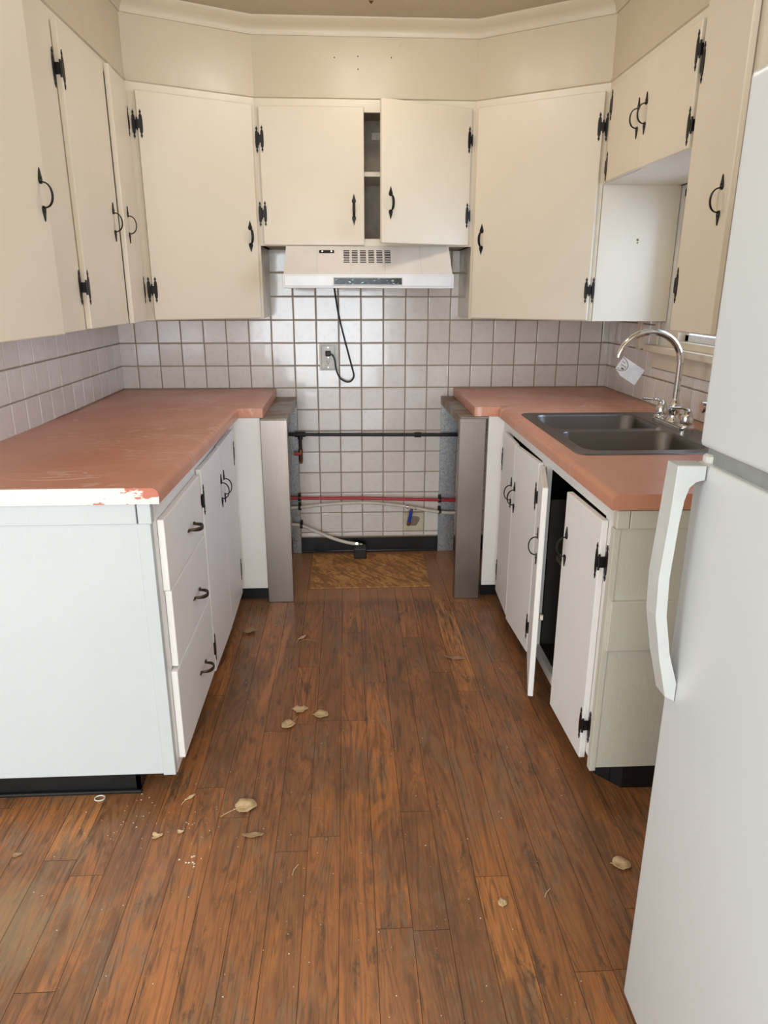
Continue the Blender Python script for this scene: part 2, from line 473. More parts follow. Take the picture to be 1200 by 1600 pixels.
bm = nb(); bx(bm, (DXL-.1, YB-.1, ZCEIL), (DXR+.1, 0.12, ZCEIL+.08)); struct('ceiling', bm, 'ceiling')
bm = nb(); bx(bm, (XL-.1, 0, -0.02), (XR+.1, 0.12, ZCEIL)); wall_back = struct('wall_back', bm, 'grout')
bm = nb(); bx(bm, (XL-.12, -2.02, -0.02), (XL, 0, ZCEIL)); wall_left = struct('wall_left', bm, 'wallpaint')
# right wall with holes for the sink window and the added fill light
WY0, WY1, WZ0, WZ1 = -1.52, -0.66, 1.13, 1.73
bm = nb()
bx(bm, (XR, YB, -0.02), (XR+.14, -5.18, ZCEIL)); bx(bm, (XR, -3.92, -0.02), (XR+.14, WY0, ZCEIL)); bx(bm, (XR, -5.18, -0.02), (XR+.14, -3.92, 0.83)); bx(bm, (XR, -5.18, 2.07), (XR+.14, -3.92, ZCEIL)); bx(bm, (XR, WY1, -0.02), (XR+.14, 0, ZCEIL))
bx(bm, (XR, WY0, -0.02), (XR+.14, WY1, WZ0)); bx(bm, (XR, WY0, WZ1), (XR+.14, WY1, ZCEIL))
wall_right = struct('wall_right', bm, 'wallpaint')
# dining end behind the camera
bm = nb()
for a, b, c_, d in ((DXL, -2.8, -0.02, ZCEIL), (-2.8, -1.8, -0.02, 0.95), (-2.8, -1.8, 2.05, ZCEIL), (-1.8, -1.12, -0.02, ZCEIL), (-1.12, 0.62, 2.12, ZCEIL), (0.62, XR+.1, -0.02, ZCEIL)):
    bx(bm, (a, YB-.12, c_), (b, YB, d))
struct('wall_rear', bm, 'wallpaint')
bm = nb()
bx(bm, (DXL-.12, YB, -0.02), (DXL, -4.98, ZCEIL)); bx(bm, (DXL-.12, -3.42, -0.02), (DXL, -2.02, ZCEIL))
bx(bm, (DXL-.12, -4.98, -0.02), (DXL, -3.42, 0.83)); bx(bm, (DXL-.12, -4.98, 2.07), (DXL, -3.42, ZCEIL))
struct('wall_side', bm, 'wallpaint')
bm = nb(); bx(bm, (DXL-.12, -2.02, -0.02), (XL-.12, -1.9, ZCEIL)); struct('wall_dining', bm, 'wallpaint')
for i, (a, b, c_, d) in enumerate(((-1.12, 0.62, 0.0, 2.12), (-2.8, -1.8, 0.95, 2.05))):
    bm = nb()
    for q in (((a, YB-.1, c_), (a+.06, YB-.02, d)), ((b-.06, YB-.1, c_), (b, YB-.02, d)), ((a, YB-.1, d-.06), (b, YB-.02, d)), ((a, YB-.1, c_), (b, YB-.02, c_+.06)), (((a+b)/2-.03, YB-.1, c_), ((a+b)/2+.03, YB-.02, d))): bx(bm, *q)
    struct(('door_1', 'window_2')[i], bm, 'vinylwhite')

# soffit above the cabinets: one skin following the cabinet fronts
def poly_out(off=0.0, ynear=-2.35):
    return [(XUL+off, ynear), (XUL+off, YD1-off*0.6), (XD1+off*0.25, YUC-off), (XD2-off*0.25, YUC-off), (XUR-off, YD2-off*0.6), (XUR-off, ynear)]
def band(bm, P, z0, z1, back=True):
    pts = P[:]+[(XR, P[-1][1]), (XR, 0.0), (XL, 0.0), (XL, P[0][1])]
    prism(bm, pts, z0, z1)
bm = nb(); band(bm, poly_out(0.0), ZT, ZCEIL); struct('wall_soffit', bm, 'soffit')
# crown moulding as a swept profile along the soffit
prof = [(0.0, 2.318), (0.006, 2.318), (0.010, 2.330), (0.012, 2.340), (0.022, 2.352), (0.034, 2.364), (0.038, 2.3775), (0.0, 2.3775)]
bm = nb(); rings = []
for k in range(6): rings.append([])
for off, z in prof:
    for k, p in enumerate(poly_out(off)): rings[k].append(bm.verts.new((p[0], p[1], z)))
for a, b in zip(rings, rings[1:]):
    for k in range(len(prof)): bm.faces.new((a[k], a[(k+1) % len(prof)], b[(k+1) % len(prof)], b[k]))
bm.faces.new(rings[0]); bm.faces.new(rings[-1][::-1])
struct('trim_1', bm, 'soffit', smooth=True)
# thin overhanging lip where soffit board meets the cabinets
bm = nb(); rings = [[] for _ in range(6)]
for off, z in ((0.0, ZT-0.004), (0.006, ZT), (0.006, ZT+0.004), (0.0, ZT+0.006)):
    for k, p in enumerate(poly_out(off)): rings[k].append(bm.verts.new((p[0], p[1], z)))
for a, b in zip(rings, rings[1:]):
    for k in range(4): bm.faces.new((a[k], a[(k+1) % 4], b[(k+1) % 4], b[k]))
bm.faces.new(rings[0]); bm.faces.new(rings[-1][::-1])
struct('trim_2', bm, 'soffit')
# nail holes in the soffit
bm = nb()
for u, z in ((0.005, 2.245), (0.10, 2.25), (0.10, 2.205), (0.235, 2.248)):
    lathe(bm, [(0.0025, 0), (0.0025, -0.002)], (u, YUC, z), 8, axis='y')
obj('nail_holes', bm, 'slot', bpy.data.objects['wall_soffit'])

# ------------------------------------------------------------------ tiles
P = 0.11
def tiles(name, parent, face, u0, u1, z0, z1, ug, zg, skip=()):
    """face: function (u, z, n) -> xyz ; ug / zg: grid phase"""
    bm = nb(); lay = bm.loops.layers.color.new('tone')
    k0 = math.floor((u0-ug)/P); k1 = math.ceil((u1-ug)/P); m0 = math.floor((z0-zg)/P); m1 = math.ceil((z1-zg)/P)
    g = 0.0022; e = 0.0035; T = 0.006
    for k in range(k0, k1):
        for m in range(m0, m1):
            a, b = max(ug+k*P, u0)+g, min(ug+(k+1)*P, u1)-g
            c, d = max(zg+m*P, z0)+g, min(zg+(m+1)*P, z1)-g
            if b-a < 0.012 or d-c < 0.012: continue
            if any(a < s[1]-.004 and b > s[0]+.004 and c < s[3]-.004 and d > s[2]+.004 for s in skip): continue
            t1, t2 = random.uniform(-1, 1)*0.0006, random.uniform(-1, 1)*0.0006
            lo = [bm.verts.new(face(u, z, 0.0)) for u, z in ((a, c), (b, c), (b, d), (a, d))]
            mid = [bm.verts.new(face(u, z, T-0.0022)) for u, z in ((a, c), (b, c), (b, d), (a, d))]
            md2 = [bm.verts.new(face(u, z, T-0.0007)) for u, z in ((a+e*.35, c+e*.35), (b-e*.35, c+e*.35), (b-e*.35, d-e*.35), (a+e*.35, d-e*.35))]
            hi = [bm.verts.new(face(u, z, T+s1*t1+s2*t2)) for (u, z, s1, s2) in ((a+e, c+e, -1, -1), (b-e, c+e, 1, -1), (b-e, d-e, 1, 1), (a+e, d-e, -1, 1))]
            col = (random.random(), 0, 0, 1); fs = [bm.faces.new(hi)]
            for A, B in ((lo, mid), (mid, md2), (md2, hi)):
                for i in range(4): fs.append(bm.faces.new((A[i], A[(i+1) % 4], B[(i+1) % 4], B[i])))
            for f in fs:
                for l in f.loops: l[lay] = col
    return obj(name, bm, 'tile', parent)
X0 = -0.2189
HOLE = (0.331, 0.438, 0.115, 0.215)
tiles('tile_cladding', wall_back, lambda u, z, n: (u, -n, z), XL, XR, 0.087, 1.56, X0, HC+0.002, skip=(HOLE,))
bm = nb(); bx(bm, (XL, -2.0, 0.6), (XL+.002, 0, 1.26)); obj('grout_bed', bm, 'grout', wall_left)
tiles('tile_cladding', wall_left, lambda u, z, n: (XL+.002+n, u, z), -2.0, -0.006, 0.86, 1.245, -0.006-P*20, HC+0.002)
bm = nb(); bx(bm, (XR-.002, -2.3, 0.6), (XR, 0, 1.10)); bx(bm, (XR-.002, -0.58, 1.09), (XR, 0, 1.26)); obj('grout_bed', bm, 'grout', wall_right)
tiles('tile_cladding', wall_right, lambda u, z, n: (XR-.002-n, u, z), -2.3, -0.006, 0.86, HC+0.002+P, -0.056-P*22, HC+0.002)
tiles('tile_cladding', wall_right, lambda u, z, n: (XR-.002-n, u, z), -0.552, -0.006, HC+0.002+P, 1.245, -0.056-P*22, HC+0.002)
tiles('tile_cladding', wall_right, lambda u, z, n: (XR-.002-n, u, z), -2.3, -0.552, HC+P+0.003, 1.036, -0.056-P*22, HC+0.002)
# broken-out tile round the water stub
bm = nb(); bx(bm, (HOLE[0], -0.003, HOLE[2]), (HOLE[1], 0.0, HOLE[3])); obj('bare_plaster', bm, 'plaster', wall_back)
bm = nb()
pts = [(0.385+0.030*math.cos(a)*(1+0.25*math.sin(3*a)), 0.170+0.034*math.sin(a)*(1+0.2*math.cos(2*a))) for a in [2*PI*i/18 for i in range(18)]]
prism(bm, pts, -0.0042, -0.0028, 'y'); obj('wall_cavity', bm, 'cavity', wall_back)
# black vinyl base at the back wall
bm = nb(); bx(bm, (XL, -0.008, 0.0), (XR, 0, 0.082), 0.002); bx(bm, (-0.33, -0.016, 0.0), (0.62, -0.008, 0.012), 0.003)
struct('baseboard_back', bm, 'toe')

# sink window in the right wall
wn = bpy.data.objects.new('window_1', None); COL.objects.link(wn); wn['kind'] = 'structure'; wn.location = (XR, -1.07, WZ0)
OW = (XR, -1.07, WZ0)
bm = nb()
bx(bm, (XR, WY1-.09, WZ0), (XR+.05, WY1, WZ1), 0.002, off=OW); bx(bm, (XR, WY0, WZ0), (XR+.05, WY0+.1, WZ1), 0.002, off=OW)
bx(bm, (XR-.006, WY0, WZ0), (XR+.05, WY1, WZ0+.028), 0.002, off=OW); bx(bm, (XR, WY0, WZ1-.03), (XR+.05, WY1, WZ1), 0.002, off=OW)
bx(bm, (XR+.05, WY0, WZ0+.012), (XR+.13, WY0+.13, WZ1), 0, off=OW); bx(bm, (XR+.056, WY1-.10, WZ0+.012), (XR+.13, WY1, WZ1), 0, off=OW)
obj('window_frame', bm, 'cream', wn)
bm = nb()
Y0, Y1 = WY0+.1, WY1-.09
for a, b in (((XR+.03, Y0, WZ0+.028), (XR+.055, Y1, WZ0+.055)), ((XR+.03, Y1-.03, WZ0+.028), (XR+.055, Y1, WZ1-.03)), ((XR+.03, Y0, WZ0+.028), (XR+.055, Y0+.03, WZ1-.03)), ((XR+.03, Y0, WZ1-.06), (XR+.055, Y1, WZ1-.03)), ((XR+.035, (Y0+Y1)/2-.012, WZ0+.03), (XR+.05, (Y0+Y1)/2+.012, WZ1-.03))):
    bx(bm, a, b, 0.002, off=OW)
obj('sash', bm, 'vinylwhite', wn)
bm = nb(); bx(bm, (XR+.041, Y0+.02, WZ0+.045), (XR+.044, Y1-.02, WZ1-.05), off=OW); obj('pane', bm, 'glass', wn)
bm = nb(); bx(bm, (XR-.040, -2.1, 1.103), (XR+.03, -0.515, 1.131), 0.004, 2, off=OW); obj('window_sill', bm, 'cream', wn)
bm = nb(); bx(bm, (XR-.014, -2.1, 1.036), (XR-.001, -0.552, 1.103), 0.003, off=OW); obj('apron', bm, 'cream', wn)
bm = nb(); bx(bm, (XR-.012, -0.585, 1.131), (XR-.001, -0.552, 1.23), 0.002); bx(bm, (XR-.016, -0.41, 1.10), (XR-.001, -0.372, 1.228), 0.002)
struct('trim_3', bm, 'cream')
# ------------------------------------------------------------------ hardware shapes
def spade(cx, cz, s, sgn):
    """spade outline with its point towards sgn"""
    pts = []
    for i in range(13):
        a = PI*(-0.5+i/12.0*2.0)
    prof = [(0.0, -0.012), (0.006, -0.011), (0.0088, -0.005), (0.0082, 0.001), (0.0055, 0.007), (0.0028, 0.013), (0.0016, 0.020), (0.0, 0.026)]
    right = [(cx+u*s, cz+sgn*v*s) for u, v in prof]
    left = [(cx-u*s, cz+sgn*v*s) for u, v in prof[1:-1]][::-1]
    return right+left
HM = {}
DT = 0.018
def handle_mesh(kind):
    """door pull in the local frame of the door: centred at 0, standing out to -y, long axis z (or x for drawers)"""
    if kind in HM: return HM[kind]
    bm = nb()
    Lh = 0.037 if kind == 'door' else 0.036
    s = 1.0 if kind == 'door' else 0.6
    for sg in (1, -1):
        prism(bm, spade(0, sg*Lh, s, sg), 0.0, -0.0035, 'y', 0.0008)
        lathe(bm, [(0.0022, -0.0035), (0.0022, -0.005), (0.001, -0.0056)], (0, 0, sg*(Lh+0.002)), 8, axis='y')
    pts = []
    big = 1.0 if kind == 'door' else 1.25
    for i in range(17):
        a = PI*i/16
        z = -math.cos(a)*(Lh-0.007)*(1.0+0.04*math.sin(a)**2); y = -0.0025-0.0255*big*math.sin(a)**0.85 if 0 < i < 16 else -0.002
        pts.append((0, y, z))
    n = len(pts)
    tube(bm, pts, [(0.0030+0.0030*math.sin(PI*i/(n-1)))*big for i in range(n)], 8, rx=0.0019*big)
    me = bpy.data.meshes.new('handle'); bmesh.ops.recalc_face_normals(bm, faces=bm.faces)
    if kind == 'drawer': bmesh.ops.rotate(bm, cent=(0, 0, 0), matrix=Matrix.Rotation(PI/2, 3, 'Y'), verts=bm.verts)
    bm.to_mesh(me); bm.free()
    for p in me.polygons: p.use_smooth = True
    if hasattr(me, 'set_sharp_from_angle'): me.set_sharp_from_angle(angle=math.radians(40))
    me.materials.append(MAT['black' if kind == 'door' else 'bronze']); HM[kind] = me
    return me
def hinge_mesh(side):
    """offset H hinge: one pointed leaf on the door face, the other down on the frame, barrel at the door edge"""
    key = 'hinge%d' % side
    if key in HM: return HM[key]
    bm = nb()
    for c, y0 in ((side*0.0115, 0.0), (-side*0.0120, DT-0.0005)):
        prof = [(0.0, 0.051), (0.0016, 0.046), (0.0044, 0.041), (0.0018, 0.035), (0.0056, 0.028), (0.0066, 0.012)]
        full = [(u, v) for u, v in prof]+[(u, -v) for u, v in prof[::-1]]
        pts = [(c+u, v) for u, v in full]+[(c-u, -v) for u, v in full[1:-1]]
        prism(bm, pts, y0, y0-0.0022, 'y')
        for zz in (0.040, -0.040, 0.022, -0.022):
            lathe(bm, [(0.0017, y0-0.0022), (0.0013, y0-0.0034)], (c, 0, zz), 6, axis='y')
    bx(bm, (0, 0, -0.015), (side*0.008, -0.0022, 0.015)); bx(bm, (-side*0.002, -0.002, -0.015), (-side*0.0045, DT-0.001, 0.015)); bx(bm, (-side*0.002, DT-.003, -0.015), (-side*0.010, DT-0.001, 0.015))
    lathe(bm, [(0.0032, -0.022), (0.0032, 0.022)], (-side*0.0025, 0.001, 0), 8)
    me = bpy.data.meshes.new('hinge'); bmesh.ops.recalc_face_normals(bm, faces=bm.faces)
    bm.to_mesh(me); bm.free(); me.materials.append(MAT['black']); HM[key] = me
    return me
def inst(name, me, parent, loc, rot=0.0):
    o = bpy.data.objects.new(name, me); COL.objects.link(o); o.parent = parent
    o.location = loc; o.rotation_euler = (0, 0, rot); return o
def door(root, hx, hy, z0, z1, width, base, open_deg, mat='cream', handle_z=None, hinges=(), side=1, handle_in=0.035, lip=True):
    """side +1: the door runs along local +x from its hinge; -1: along -x. Outward is local -y."""
    L = root.location
    bm = nb()
    a, b = (0.0, width) if side > 0 else (-width, 0.0)
    bx(bm, (a, 0.0, 0.0), (b, -DT, z1-z0), 0.0035, 2)
    ang = base-math.radians(open_deg)*side
    d = obj('door', bm, mat, root, (hx-L[0], hy-L[1], z0-L[2]), ang)
    if handle_z is not None:
        inst('handle', handle_mesh('door'), d, (side*(width-handle_in), -DT, handle_z-z0))
    for hz in hinges:
        inst('hinge', hinge_mesh(side), d, (0.0, -DT, hz-z0))
    return d
LEFT, RIGHT = PI/2, -PI/2

def frame_rect(bm, n0, n1, u0, u1, z0, z1, ops, axis):
    """face frame in the plane axis=x|y between n0,n1 covering [u0,u1]x[z0,z1] with rectangular openings (full grid cut)"""
    us = sorted({u0, u1, *[q for o_ in ops for q in o_[:2]]}); zs = sorted({z0, z1, *[q for o_ in ops for q in o_[2:]]})
    for i in range(len(us)-1):
        run = None
        for j in range(len(zs)-1):
            cu, cz = (us[i]+us[i+1])/2, (zs[j]+zs[j+1])/2
            solid = not any(o_[0] < cu < o_[1] and o_[2] < cz < o_[3] for o_ in ops)
            if solid: run = (zs[j] if run is None else run[0], zs[j+1])
            if (not solid or j == len(zs)-2) and run is not None:
                if axis == 'y': bx(bm, (us[i], n0, run[0]), (us[i+1], n1, run[1]))
                else: bx(bm, (n0, us[i], run[0]), (n1, us[i+1], run[1]))
                run = None
def shift(bm, L): bmesh.ops.translate(bm, vec=(-L[0], -L[1], -L[2]), verts=bm.verts)

# ------------------------------------------------------------------ upper cabinets
# left run of three doors
YN = -2.02
L = (XUL-0.14, -1.28, ZU)
t = thing('wall_cabinet', 'long cream wall cabinet with three doors hung over the left worktop', 'cabinet', L)
bm = nb()
bx(bm, (XL+.002, YN, ZU), (XUL-.018, YD1, ZU+.018)); bx(bm, (XL+.002, YN, ZT-.018), (XUL-.018, YD1, ZT)); bx(bm, (XL+.002, YN, ZU), (XL+.014, YD1, ZT))
bx(bm, (XL+.002, YN, ZU), (XUL-.018, YN+.018, ZT)); bx(bm, (XL+.002, -1.43, ZU), (XUL-.018, -1.412, ZT)); bx(bm, (XL+.002, YD1-.018, ZU), (XUL-.018, YD1, ZT))
shift(bm, L); obj('carcass', bm, 'cream', t)
bm = nb(); frame_rect(bm, XUL-.018, XUL, YN, YD1, ZU, ZT, [(-1.985, -1.61, ZU+.035, ZT-.04), (-1.235, -0.89, ZU+.035, ZT-.04), (-0.86, -0.64, ZU+.035, ZT-.04)], 'x')
shift(bm, L); obj('face_frame', bm, 'cream', t)
door(t, XUL+.001, -2.00, ZU+.004, ZT-.028, 0.415, LEFT, 5.5, 'cream', 1.577, (1.95, 1.36), 1, 0.032)
door(t, XUL+.001, -1.262, ZU+.002, ZT-.032, 0.382, LEFT, 0.6, 'cream', 1.572, (1.948, 1.357), 1, 0.052)
door(t, XUL+.001, -0.612, ZU+.002, ZT-.032, 0.262, LEFT, 4.6, 'cream', 1.574, (1.946, 1.350), -1, 0.066)

# corner cabinets
def corner(label, P1, P2, side, door_u0, door_u1, hz, handle_z, wallx, hin):
    P1 = Vector((P1[0], P1[1], 0)); P2 = Vector((P2[0], P2[1], 0)); d = (P2-P1); Ln = d.length; d.normalize()
    n = Vector((d.y, -d.x, 0))            # outward (towards the room)
    ang = math.atan2(d.y, d.x)
    base = P1
    L = ((P1.x+P2.x)/2, (P1.y+P2.y)/2, ZU)
    t = thing('corner_cabinet', label, 'cabinet', L, 'angled corner wall cabinets')
    s = 1 if wallx < 0 else -1
    # outline without the front
    if s > 0: foot = [(P1.x, P1.y), (P2.x, P2.y), (P2.x, -0.0065), (XL+.01, -0.0065), (XL+.01, P1.y)]
    else: foot = [(P1.x, P1.y), (P2.x, P2.y), (XR-.01, P2.y), (XR-.01, -0.0065), (P1.x, -0.0065)]
    bm = nb()
    e = n*-0.018
    def inset(poly):
        q = [Vector((p[0], p[1], 0)) for p in poly]
        q[0] = q[0]+e; q[1] = q[1]+e
        return [(v.x, v.y) for v in q]
    q = inset(foot)
    prism(bm, q, ZU, ZU+.018); prism(bm, q, ZT-.018, ZT-.0005)
    if s > 0: bx(bm, (P2.x-.018, P2.y+.004, ZU), (P2.x, -0.0065, ZT)); bx(bm, (XL+.01, P1.y, ZU), (P1.x-.01, P1.y+.018, ZT))
    else: bx(bm, (P1.x, P1.y+.004, ZU), (P1.x+.018, -0.0065, ZT)); bx(bm, (P2.x+.004, P2.y, ZU), (XR-.003, P2.y+.018, ZT))
    shift(bm, L); obj('carcass', bm, 'cream', t)
    bm = nb(); frame_rect(bm, 0.018, 0.0, 0, Ln, 0, ZT-ZU, [(door_u0+.02, door_u1-.02, .03, ZT-ZU-.06)], 'y')
    obj('face_frame', bm, 'cream', t, (P1.x-L[0], P1.y-L[1], 0), ang)
    hu = door_u0 if side > 0 else door_u1
    h = P1+d*hu+n*0.001
    door(t, h.x, h.y, ZU+.003, ZT-.032, door_u1-door_u0, ang, 0.4, 'cream', handle_z, hz, side, hin)
    return t
tl = corner('cream left corner wall cabinet with one angled door between hood and side run', (XUL, YD1), (XD1, YUC), 1, 0.030, 0.484, (1.953, 1.351), 1.567, XL, 0.032)
tr = corner('cream right corner wall cabinet with angled door and screw hook hole on its side', (XD2, YUC), (XUR, YD2), -1, 0.020, 0.535, (1.947, 1.352), 1.560, XR, 0.037)
bm = nb(); lathe(bm, [(0.0048, 0), (0.0048, -0.0012)], (0, 0, 0), 10, axis='y'); lathe(bm, [(0.003, 0), (0.003, -0.0016)], (0, 0, -0.011), 8, axis='y')
obj('screw_hole', bm, 'brass', tr, (1.206-tr.location[0], YD2-tr.location[1], 1.545-ZU))

# cabinet above the hood with its right door ajar
ZH = 1.533
L = ((XD1+XD2)/2, YUC, ZH)
t = thing('wall_cabinet', 'short cream wall cabinet above the range hood with right door ajar', 'cabinet', L)
a0, a1 = XD1+.0005, XD2-.0005
bm = nb()
bx(bm, (a0, YUC+.019, ZH), (a1, -.012, ZH+.018)); bx(bm, (a0, YUC+.019, ZT-.018), (a1, -.012, ZT-.0005)); bx(bm, (a0, -.018, ZH), (a1, -.0065, ZT-.0005))
bx(bm, (a0, YUC+.019, ZH), (a0+.016, -.012, ZT-.001)); bx(bm, (a1-.016, YUC+.019, ZH), (a1, -.012, ZT-.001))
shift(bm, L); obj('carcass', bm, 'inside', t)
bm = nb(); bx(bm, (a0+.017, YUC+.02, 1.812), (a1-.017, -.02, 1.830)); bx(bm, (0.165, -.04, 2.0), (a1-.018, -.02, 2.03)); shift(bm, L); obj('shelf', bm, 'cream', t)
bm = nb(); frame_rect(bm, YUC+.018, YUC, a0, a1, ZH, ZT-.0005, [(XD1+.05, XD2-.05, ZH+.03, ZT-.05)], 'y'); shift(bm, L); obj('face_frame', bm, 'cream', t)
door(t, XD1+.017, YUC-.001, ZH+.002, ZT-.034, 0.430, 0.0, 1.0, 'cream', 1.677, (1.944, 1.659), 1, 0.044)
door(t, XD1+.890, YUC-.001, ZH+.004, ZT-.034, 0.414, 0.0, 22.0, 'cream', 1.690, (1.948, 1.657), -1, 0.040)

# over-window cabinet
L = (XUR+.16, -1.03, ZS)
t = thing('wall_cabinet', 'small cream two-door wall cabinet above the sink window', 'cabinet', L)
YM = -1.397
bm = nb(); bx(bm, (XUR+.018, YM, ZS), (XR-.002, YD2-.0005, ZS+.018)); bx(bm, (XUR+.018, YM, ZT-.018), (XR-.002, YD2-.0005, ZT-.0005)); bx(bm, (XR-.014, YM, ZS), (XR-.002, YD2-.0005, ZT-.0005)); shift(bm, L); obj('carcass', bm, 'cream', t)
bm = nb(); frame_rect(bm, XUR+.018, XUR, YM+.0005, YD2-.0005, ZS, ZT-.0005, [(-1.36, -0.73, ZS+.03, ZT-.05)], 'x'); shift(bm, L); obj('face_frame', bm, 'cream', t)
door(t, XUR-.001, -0.700, ZS, ZT-.034, 0.322, RIGHT, 0.3, 'cream', 1.902, (2.003, 1.797), 1, 0.036)
door(t, XUR-.001, -1.388, ZS-.003, ZT-.034, 0.361, RIGHT, 0.8, 'cream', 1.902, (1.99, 1.801), -1, 0.030)
# tall right wall cabinet
L = (XUR+.16, -1.54, ZU)
t = thing('wall_cabinet', 'tall narrow cream wall cabinet between sink window and refrigerator', 'cabinet', L)
YR2 = -1.685
bm = nb()
bx(bm, (XUR+.018, YR2, ZU), (XR-.05, YM-.0005, ZU+.018)); bx(bm, (XUR+.018, YR2, ZT-.018), (XR-.002, YM-.0005, ZT-.0005))
bx(bm, (XUR+.018, YM-.016, ZU), (XR-.05, YM-.0005, ZT-.0005)); bx(bm, (XUR+.018, YR2, ZU), (XR-.05, YR2+.016, ZT-.0005)); shift(bm, L); obj('carcass', bm, 'cream', t)
bm = nb(); frame_rect(bm, XUR+.018, XUR, YR2, YM-.0005, ZU, ZT-.0005, [(-1.64, -1.43, ZU+.03, ZT-.05)], 'x'); shift(bm, L); obj('face_frame', bm, 'cream', t)
door(t, XUR-.001, -1.412, ZU+.004, ZT-.004, 0.252, RIGHT, 0.5, 'cream', 1.578, (1.948, 1.366), 1, 0.040)
# cabinet over the refrigerator
L = (XUR+.16, -2.0, 1.72)
t = thing('wall_cabinet', 'cream boxed cupboard high above the refrigerator', 'cabinet', L)
bm = nb(); bx(bm, (XUR+.02, -2.35, 1.72), (XR-.002, YR2-.0005, ZT-.0005)); shift(bm, L); obj('carcass', bm, 'cream', t)

# ------------------------------------------------------------------ base cabinets
# left peninsula run; the worktop rises a little towards its near end
BX = -0.448           # face plane of left base
YE = -1.926
ZB = 0.083
L = (BX-.3, YE, 0)
t = thing('base_cabinet', 'white painted left base cabinet with three drawers and a pair of doors', 'cabinet', L)
def topz(y): return 0.841+max(0.0, -y-0.6)*0.0155
bm = nb()
prism(bm, [(YE+.021, ZB), (-0.62, ZB-.018), (-0.62, topz(-.62)-.004), (YE+.021, topz(YE)-.004)], BX-.021, BX-.40, 'x')   # hidden box body
shift(bm, L); obj('carcass', bm, 'dark_inside', t)
bm = nb()
bx(bm, (XL+.003, YE, ZB), (BX-.008, YE+.0185, 0.806)); shift(bm, L); obj('end_panel', bm, 'dimmed_white', t)
bm = nb()
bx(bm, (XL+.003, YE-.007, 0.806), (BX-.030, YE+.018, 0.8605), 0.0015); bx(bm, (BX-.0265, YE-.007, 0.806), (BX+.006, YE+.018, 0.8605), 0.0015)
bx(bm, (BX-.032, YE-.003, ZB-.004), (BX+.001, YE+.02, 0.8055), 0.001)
shift(bm, L); obj('trim_boards', bm, 'dimmed_white', t)
bm = nb()
z0f = ZB-.012
frame_rect(bm, BX-.02, BX, YE+.021, -0.615, z0f, 0.835, [(-1.86, -1.42, 0.13, 0.37), (-1.86, -1.42, 0.39, 0.59), (-1.86, -1.42, 0.61, 0.79), (-1.36, -0.76, 0.13, 0.79)], 'x')
prism(bm, [(YE+.021, 0.834), (-0.615, 0.834), (-0.615, topz(-.6)), (YE+.021, topz(YE))], BX-.02, BX, 'x')
shift(bm, L); obj('face_frame', bm, 'white', t)
bm = nb(); bx(bm, (BX-.02, -0.631, 0.067), (-0.330, -0.612, 0.8395), 0.001); shift(bm, L); obj('filler_panel', bm, 'white', t)
bm = nb(); bx(bm, (XL+.003, YE+.035, 0.0), (-0.56, YE+.045, ZB+.012)); bx(bm, (-0.57, YE+.035, 0.0), (-0.56, -0.585, ZB+.01)); bx(bm, (-0.57, -0.595, 0), (-0.330, -0.585, .075)); bx(bm, (XL+.003, YE+.022, 0.0), (-0.553, YE+.035, 0.010), 0.003)
shift(bm, L); obj('toe_kick', bm, 'toe', t)
for (za, zb, ya, yb, hz) in ((0.602, 0.797, -1.872, -1.420, 0.681), (0.376, 0.598, -1.862, -1.412, 0.466), (0.098, 0.370, -1.880, -1.400, 0.214)):
    bm = nb(); bx(bm, (0, 0, 0), (0.018, yb-ya, zb-za), 0.0035, 2)
    d = obj('drawer', bm, 'white', t, (BX+.0005-L[0], ya-L[1], za), 0)
    inst('handle', handle_mesh('drawer'), d, (0.018, -1.584-ya, hz-za), LEFT)
door(t, BX+.001, -1.393, 0.088, 0.808, 0.334, LEFT, 0.8, 'white', 0.653, (0.706, 0.177), 1, 0.028)
door(t, BX+.001, -0.728, 0.090, 0.812, 0.327, LEFT, 0.8, 'white', 0.653, (0.713, 0.204), -1, 0.028)

# right base run
BXR = 0.708
YER = -1.967
L = (BXR+.3, YER, 0)
t = thing('base_cabinet', 'white painted right sink base cabinet with four doors, one swung open', 'cabinet', L)
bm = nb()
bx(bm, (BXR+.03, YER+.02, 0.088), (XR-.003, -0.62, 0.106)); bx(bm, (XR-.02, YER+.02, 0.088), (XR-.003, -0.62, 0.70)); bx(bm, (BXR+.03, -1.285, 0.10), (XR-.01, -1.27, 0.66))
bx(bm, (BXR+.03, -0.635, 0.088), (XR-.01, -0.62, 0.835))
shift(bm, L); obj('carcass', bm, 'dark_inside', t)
bm = nb(); bx(bm, (BXR+.06, YER+.03, 0.44), (XR-.03, -1.29, 0.458)); shift(bm, L); obj('shelf', bm, 'inside', t)
bm = nb()
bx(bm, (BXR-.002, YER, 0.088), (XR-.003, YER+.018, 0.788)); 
shift(bm, L); obj('end_panel', bm, 'dimmed_white2', t)
bm = nb()
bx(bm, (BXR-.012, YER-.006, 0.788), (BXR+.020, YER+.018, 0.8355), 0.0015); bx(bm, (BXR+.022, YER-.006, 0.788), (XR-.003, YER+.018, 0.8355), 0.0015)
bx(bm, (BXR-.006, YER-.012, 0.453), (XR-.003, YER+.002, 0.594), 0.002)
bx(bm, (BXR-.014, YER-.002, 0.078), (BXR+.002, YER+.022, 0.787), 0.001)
shift(bm, L); obj('trim_boards', bm, 'dimmed_white2', t)
bm = nb(); frame_rect(bm, BXR, BXR+.018, YER+.019, -0.613, 0.085, 0.8395, [(-1.87, -1.31, 0.12, 0.79), (-1.245, -0.73, 0.12, 0.79)], 'x'); shift(bm, L); obj('face_frame', bm, 'white', t)
